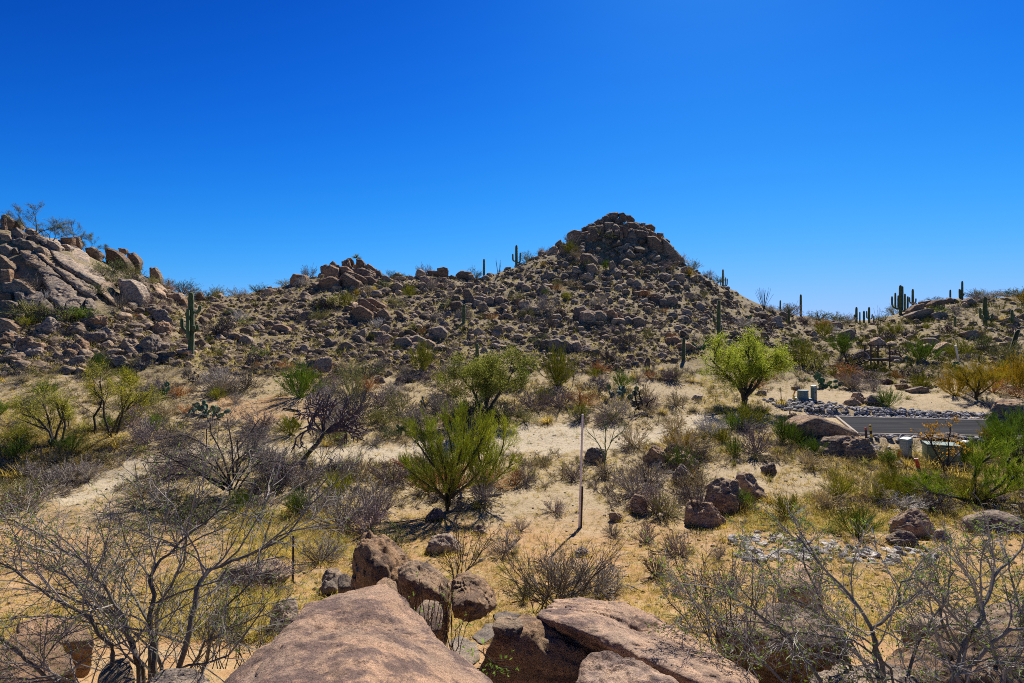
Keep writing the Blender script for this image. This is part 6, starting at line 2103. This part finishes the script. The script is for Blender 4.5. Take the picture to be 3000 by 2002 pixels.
# ground-level transformer cabinet
g = ground_at(2757, 1350)
r = empty('utility_cabinet', g, -.42)
r.scale = (.74, .78, .84)
s = g.y / F
bm = rounded_box((1.75, 1.35, .86), .09, 4)
add('body', bm_mesh('body', bm, M['box_green'], True), r, Vector((0, 0, .06)))
bm = rounded_box((1.78, 1.38, .055), .02, 2)
add('lid', bm_mesh('lid', bm, M['box_green'], False), r, Vector((0, 0, .925)))
for x in (-.44, .44):
    bm = rounded_box((.80, .03, .66), .012, 1)
    d_ = add('door', bm_mesh('door', bm, M['box_green']), r, Vector((x, -.690, .14)))
    bm = rounded_box((.05, .035, .16), .01, 1)
    add('handle', bm_mesh('handle', bm, M['steel']), d_, Vector((-.3 if x > 0 else .3, -.034, .28)))
bm = rounded_box((.16, .006, .26), .002, 1)
add('label', bm_mesh('label', bm, M['white']), r, Vector((.70, -.7095, .46)))
b = Buf()
b.box((0, 0, 0), (1.9, 1.5, .16))
add('base', b.mesh('base', M['concrete']), r, Vector((0, 0, 0)))
tag(r, 'wide dark green utility cabinet with a white label and pale lid', 'utility box')
landmark('the wide dark green cabinet', 2755, 1325)
# squat vault beyond the lane
g = ground_at(2352, 1174)
r = empty('utility_vault', g)
H = 30 * g.y / F
def frustum(r0, r1, z0, z1, n=20):
    b = Buf()
    b.tube([Vector((0, 0, z0)), Vector((0, 0, z1 - .03)), Vector((0, 0, z1))], [r0, r1, r1 * .9], n, True)
    return b
add('body', frustum(.40, .36, -.1, H * .96).mesh('body', M['box_teal']), r)
b = Buf()
b.box((0, 0, .08), (1.05, .95, .22))
add('base', b.mesh('base', M['box_teal']), r)
add('cap', frustum(.39, .37, H * .88, H * 1.02).mesh('cap', M['box_teal']), r)
tag(r, 'squat grey green round utility vault on a square base beyond the lane', 'utility box')
landmark('the squat round vault', 2352, 1160)


def stake(name, px, top, by, wid, thick, mat, label, lean=0.0, band=None, round_=False, cat='marker post', group=None, rz=0.0, sink=.3):
    g = ground_at(px, by)
    H = (by - top) * g.y / F
    r = empty(name, g)
    r.rotation_euler = (0, lean, rz)
    b = Buf()
    if round_:
        n = 14
        b.tube([Vector((0, 0, -sink)), Vector((0, 0, H))], [wid / 2] * 2, n, True)
    else:
        b.box((0, 0, (H - sink) / 2), (wid, thick, H + sink))
    add('post', b.mesh('post', mat), r)
    if band:
        for z0, z1, m in band:
            b = Buf()
            if round_:
                b.tube([Vector((0, 0, H * z0)), Vector((0, 0, H * z1))], [wid / 2 + .004] * 2, 14, True)
            else:
                b.box((0, 0, H * (z0 + z1) / 2), (wid + .006, thick + .006, H * (z1 - z0)))
            add('band', b.mesh('band', m), r)
    tag(r, label, cat, group)
    landmark('the ' + label.split(',')[0], px, (top + by) / 2)
    return r


stake('marker_post', 2553, 1245, 1283, .11, .03, M['yellow'], 'yellow flat marker post at the near edge of the lane', -.12, [(.30, .55, M['black']), (.84, .9, M['black'])])
stake('marker_post', 2539, 1252, 1293, .10, .03, M['red'], 'dark rusty stake just left of the yellow marker post', -.08, [(0, .8, M['steel'])])
stake('marker_post', 2631, 1316, 1348, .14, .03, M['yellow'], 'leaning yellow and orange marker beside the upright pedestal', .18, [(.25, .8, M['orange'])])
stake('marker_post', 2329, 1155, 1176, .10, .03, M['yellow'], 'short yellow marker left of the squat vault', -.25, [(.05, .2, M['black'])])
stake('marker_post', 2324, 1144, 1160, .09, .03, M['orange'], 'short orange marker leaning behind the short yellow one', .35)
o = stake('marker_pipe', 2692, 1343, 1378, .15, .15, M['red'], 'red plastic pipe stub leaning in the yellow grass', -.22, None, True, 'pipe')
b = Buf()
n = 14
H = 35 * ground_at(2692, 1378).y / F
b.tube([Vector((0, 0, H - .09)), Vector((0, 0, H + .006))], [.055] * 2, n, True)
add('bore_shade', b.mesh('bore_shade', M['black']), o)  # black plug on the closed pipe end paints the shade of a hollow
stake('grey_stub', 2314, 1194, 1210, .1, .1, M['concrete'], 'short pale grey stub pipe near the lane head', -.1, None, True, 'pipe')
stake('steel_bar', 2374, 1190, 1212, .05, .05, M['steel'], 'thin leaning black bar near the lane head', -.5, None, True, 'bar')
stake('white_pole', 2808, 1012, 1058, .2, .2, M['pvc'], 'leaning white pole on the right slope', -.19, None, True, 'pole')
# the tall pole in the middle with its dark steel support
g = ground_at(1697, 1546)
H = (1546 - 1217) * g.y / F
r = empty('tall_pole', g)
r.rotation_euler = (0, .033, .3)
b = Buf()
b.box((0, 0, H / 2 - .1), (.052, .052, H + .2))
add('pole', b.mesh('pole', M['pvc']), r)
b = Buf()
b.box((0, 0, 0), (.062, .062, .03))
add('cap', b.mesh('cap', M['pvc']), r, Vector((0, 0, H + .016)))
b = Buf()
hs = (1546 - 1425) * g.y / F
b.box((0, 0, hs / 2 - .1), (.045, .05, hs + .2))
b.box((0.024, 0, hs / 2 - .1), (.006, .09, hs + .2))
add('support', b.mesh('support', M['steel']), r, Vector((.054, -.01, 0)))
tag(r, 'tall pale thin pole with a dark steel support at its foot', 'pole')
landmark('the tall pale pole', 1702, 1380)
FP = 'dark steel fence posts'
for (px, top, by, lab) in ((121, 1305, 1372, 'steel fence post in yellow grass at the left edge'), (605, 1257, 1325, 'steel fence post left of the dead grey tree crown'), (858, 1570, 1712, 'closest steel fence post, left of the outcrop'), (1213, 1131, 1164, 'steel fence post at the slope foot above the withered prickly pear'),
                           (1507, 1170, 1200, 'short steel post near the trail bend stones'), (1677, 1093, 1132, 'slanted steel post right of the yellow green broom shrub'), (1808, 1083, 1120, 'steel post on the open sand above the silvery cholla'), (1885, 1125, 1162, 'left one of two close steel posts above the fallen branch'),
                           (1891, 1125, 1162, 'right one of two close steel posts above the fallen branch'), (2289, 1136, 1188, 'thin steel post between the leafy tree and the vault'), (200, 1190, 1258, 'dark steel post between the two left mesquites'), (400, 1085, 1120, 'grey steel post left of the upper prickly pear')):
    g = ground_at(px, by)
    H = (by - top) * g.y / F
    r = empty('fence_post', g)
    r.rotation_euler = (0, .12 if 'slanted' in lab else (px % 7 - 3) * .01, 0)
    b = Buf()
    w = .05
    b.box((0, 0, H / 2 - .1), (w, .008, H + .2))
    b.box((0, .0285, H / 2 - .1), (.008, .048, H + .2))
    for k in range(int(H / .12)):
        b.box((0, -.0085, .15 + k * .12), (.014, .008, .02))
    add('post', b.mesh('post', M['steel']), r)
    b = Buf()
    b.box((0, .004, -.02), (.11, .05, .14))
    add('anchor_plate', b.mesh('anchor_plate', M['steel']), r, Vector((0, .054, -.02)))
    tag(r, lab, 'fence post', FP)
    landmark('the ' + lab.split(',')[0], px, (top + by) / 2)

# timber viewing platform with steps
g = ground_at(2580, 1082)
s = g.y / F
zt = (1082 - 1052) * s
r = empty('viewing_platform', g, -.06)
W, D = 56 * s, 1.7
b = Buf()
b.box((0, D / 2, zt), (W + .1, D, .09))
add('deck', b.mesh('deck', M['wood']), r)
b = Buf()
b.box((0, -.055, zt - .12), (W + .3, .09, .2))
add('beam', b.mesh('beam', M['wood']), r)
hr = 40 * s
for (x, y) in ((-W / 2 + .05, .06), (W / 2 - .05, .06), (-W / 2 + .3, D - .06), (W / 2 - .3, D - .06)):
    b = Buf()
    b.box((0, 0, (zt + hr) / 2 - .2), (.11, .11, zt + hr + .4))
    add('post', b.mesh('post', M['wood']), r, Vector((x, y + .0, 0)))
for y, z in ((-.03, zt + hr), (D + .03, zt + hr), (D + .03, zt + hr * .55)):
    b = Buf()
    b.box((0, 0, 0), (W + .1, .05, .09))
    add('rail', b.mesh('rail', M['wood']), r, Vector((0, y, z)))
for x in (-.25, .42):
    b = Buf()
    b.tube([Vector((x - .35, .2, zt - .15)), Vector((x + .35, .4, .0 if x < 0 else .25))], [.06, .06], 4, True)
    add('brace', b.mesh('brace', M['wood']), r)
for k in range(7):
    b = Buf()
    b.box((0, 0, 0), (.36, 1.0, .07))
    add('step', b.mesh('step', M['wood']), r, Vector((-W / 2 - .28 - k * .36, .5, zt - .12 - k * .16)))
b = Buf()
for y in (.06, .94):
    b.tube([Vector((-W / 2 - .05, y, zt - .15)), Vector((-W / 2 - 2.6, y, zt - 1.32))], [.05, .05], 4, True)
add('stringer', b.mesh('stringer', M['wood']), r)
b = Buf()
arc = [Vector((-W / 2 - .1 - .9 * (1 - math.cos(t)) * .9, .02, zt + .75 * math.sin(t))) for t in [i * math.pi / 10 for i in range(11)]]
b.tube(arc, [.022] * 11, 6, True)
add('handrail', b.mesh('handrail', M['pvc']), r)
tag(r, 'dark timber viewing platform on posts with steps down its left side', 'platform')
landmark('the timber viewing platform', 2580, 1050)

# ================================================================== LABELS of the scattered things
LAND += [('the summit crag', 1820, 660), ('the reddish knoll', 1020, 790), ('the largest pale slab', 180, 780), ('the big pale rounded boulder of the left hill', 385, 850), ('the round pale boulder at the slope foot', 940, 1068),
         ('the bright flat ledge boulder', 1830, 722), ('the big sloping tan boulder at the lane', 2420, 1250), ('the egg shaped boulder', 2680, 1540), ('the tan domed boulder', 2150, 1460), ('the loaf shaped reddish stone', 1806, 1515),
         ('the whitish pointed rock', 2258, 1372), ('the huge foreground slab', 1050, 1860), ('the whale backed boulder', 1800, 1850), ('the tallest outcrop boulder', 1120, 1640), ('the dark crag boulder on the left skyline', 345, 760),
         ('the bare wispy foreground bush', 1620, 1690), ('the small red stone', 2328, 1217)]
ORD = ['nearest', 'second', 'third', 'fourth', 'fifth', 'sixth', 'seventh', 'eighth', 'ninth', 'tenth', 'eleventh', 'twelfth', 'thirteenth', 'fourteenth', 'fifteenth', 'sixteenth']
for rec in AUTO:
    ALLK.setdefault(rec[1], []).append((rec[3], rec[4]))


def sector(dx, dy):
    if abs(dx) > abs(dy):
        return 'right of' if dx > 0 else 'left of'
    return 'below' if dy > 0 else 'above'


_rank = {}


def rank_of(noun, li, sec):
    key = (noun, li, sec)
    if key not in _rank:
        _, lx, ly = LAND[li]
        pts = [(math.hypot(x - lx, y - ly), x, y) for x, y in ALLK[noun] if sector(x - lx, y - ly) == sec and (x, y) != (lx, ly)]
        pts.sort()
        _rank[key] = [(x, y) for _, x, y in pts]
    return _rank[key]


USED = set()
for o, noun, adj, px, py, in AUTO:
    best = None
    cand = sorted(range(len(LAND)), key=lambda i: math.hypot(LAND[i][1] - px, LAND[i][2] - py))[:40]
    for c_i, li in enumerate(cand):
        ph, lx, ly = LAND[li]
        sec = sector(px - lx, py - ly)
        rk = rank_of(noun, li, sec).index((px, py)) if (px, py) in rank_of(noun, li, sec) else 99
        if rk >= len(ORD):
            continue
        lab = f"{adj} {noun}, {ORD[rk]} one {sec} {ph}"
        if lab in USED or len(lab.replace(',', '').split()) > 16:
            continue
        score = rk * 2 + c_i
        if best is None or score < best[0]:
            best = (score, lab)
    lab = best[1] if best else f"{adj} {noun} among its neighbours on the slope"
    USED.add(lab)
    o['label'] = lab

# ================================================================== LIGHT, SKY, CAMERA
sd = Vector((math.sin(SUN_AZ) * math.cos(SUN_EL), math.cos(SUN_AZ) * math.cos(SUN_EL), math.sin(SUN_EL)))
L = bpy.data.lights.new('sun', 'SUN')
L.energy = 5.0
L.angle = math.radians(.5)
L.color = (1.0, .95, .86)
lo = bpy.data.objects.new('sun', L)
COL.objects.link(lo)
lo.rotation_euler = sd.to_track_quat('Z', 'Y').to_euler()
W_ = bpy.data.worlds.new('World')
scene.world = W_
W_.use_nodes = True
nt = W_.node_tree
nt.nodes.clear()
sky = nt.nodes.new('ShaderNodeTexSky')
sky.sky_type = 'NISHITA'
sky.sun_disc = False
sky.sun_elevation = SUN_EL
sky.sun_rotation = SUN_AZ
sky.altitude = 900
sky.air_density = 1.0
sky.dust_density = .3
sky.ozone_density = 3.0
sep = nt.nodes.new('ShaderNodeSeparateColor')
comb = nt.nodes.new('ShaderNodeCombineColor')
nt.links.new(sky.outputs[0], sep.inputs[0])
# the deep blue of clear desert air: each channel follows c * q / (q + h), q = channel ** p
for ch, (cc, pw, hh) in enumerate(((.44, 3.5, .40), (.67, 2.75, .285), (1.15, 3.49, .18))):
    def mth(op, a, b_):
        m_ = nt.nodes.new('ShaderNodeMath')
        m_.operation = op
        for v_, i_ in ((a, 0), (b_, 1)):
            if isinstance(v_, bpy.types.NodeSocket):
                nt.links.new(v_, m_.inputs[i_])
            else:
                m_.inputs[i_].default_value = v_
        return m_.outputs[0]
    q_ = mth('POWER', mth('MULTIPLY', sep.outputs[ch], .127), pw)
    nt.links.new(mth('MULTIPLY', mth('DIVIDE', q_, mth('ADD', q_, hh)), cc * 6.6), comb.inputs[ch])
bg = nt.nodes.new('ShaderNodeBackground')
bg.inputs[1].default_value = .1
out = nt.nodes.new('ShaderNodeOutputWorld')
nt.links.new(comb.outputs[0], bg.inputs[0])
nt.links.new(bg.outputs[0], out.inputs[0])

cam = bpy.data.cameras.new('camera')
cam.sensor_width = 36
cam.lens = F / 3000 * 36
cam.clip_start = .05
cam.clip_end = 3000
co = bpy.data.objects.new('camera', cam)
COL.objects.link(co)
co.location = (0, 0, CAMZ)
co.rotation_euler = (math.radians(90), 0, 0)
scene.camera = co
vs = scene.view_settings
vs.view_transform = 'Standard'
vs.look = 'None'
vs.exposure = 0.6
vs.gamma = 1
vs.use_curve_mapping = False
scene.render.engine = 'CYCLES'
scene.cycles.use_denoising = False
scene.cycles.filter_width = 1.0
scene.cycles.max_bounces = 5
scene.cycles.diffuse_bounces = 1
scene.cycles.transmission_bounces = 2
scene.cycles.caustics_reflective = False
scene.cycles.caustics_refractive = False
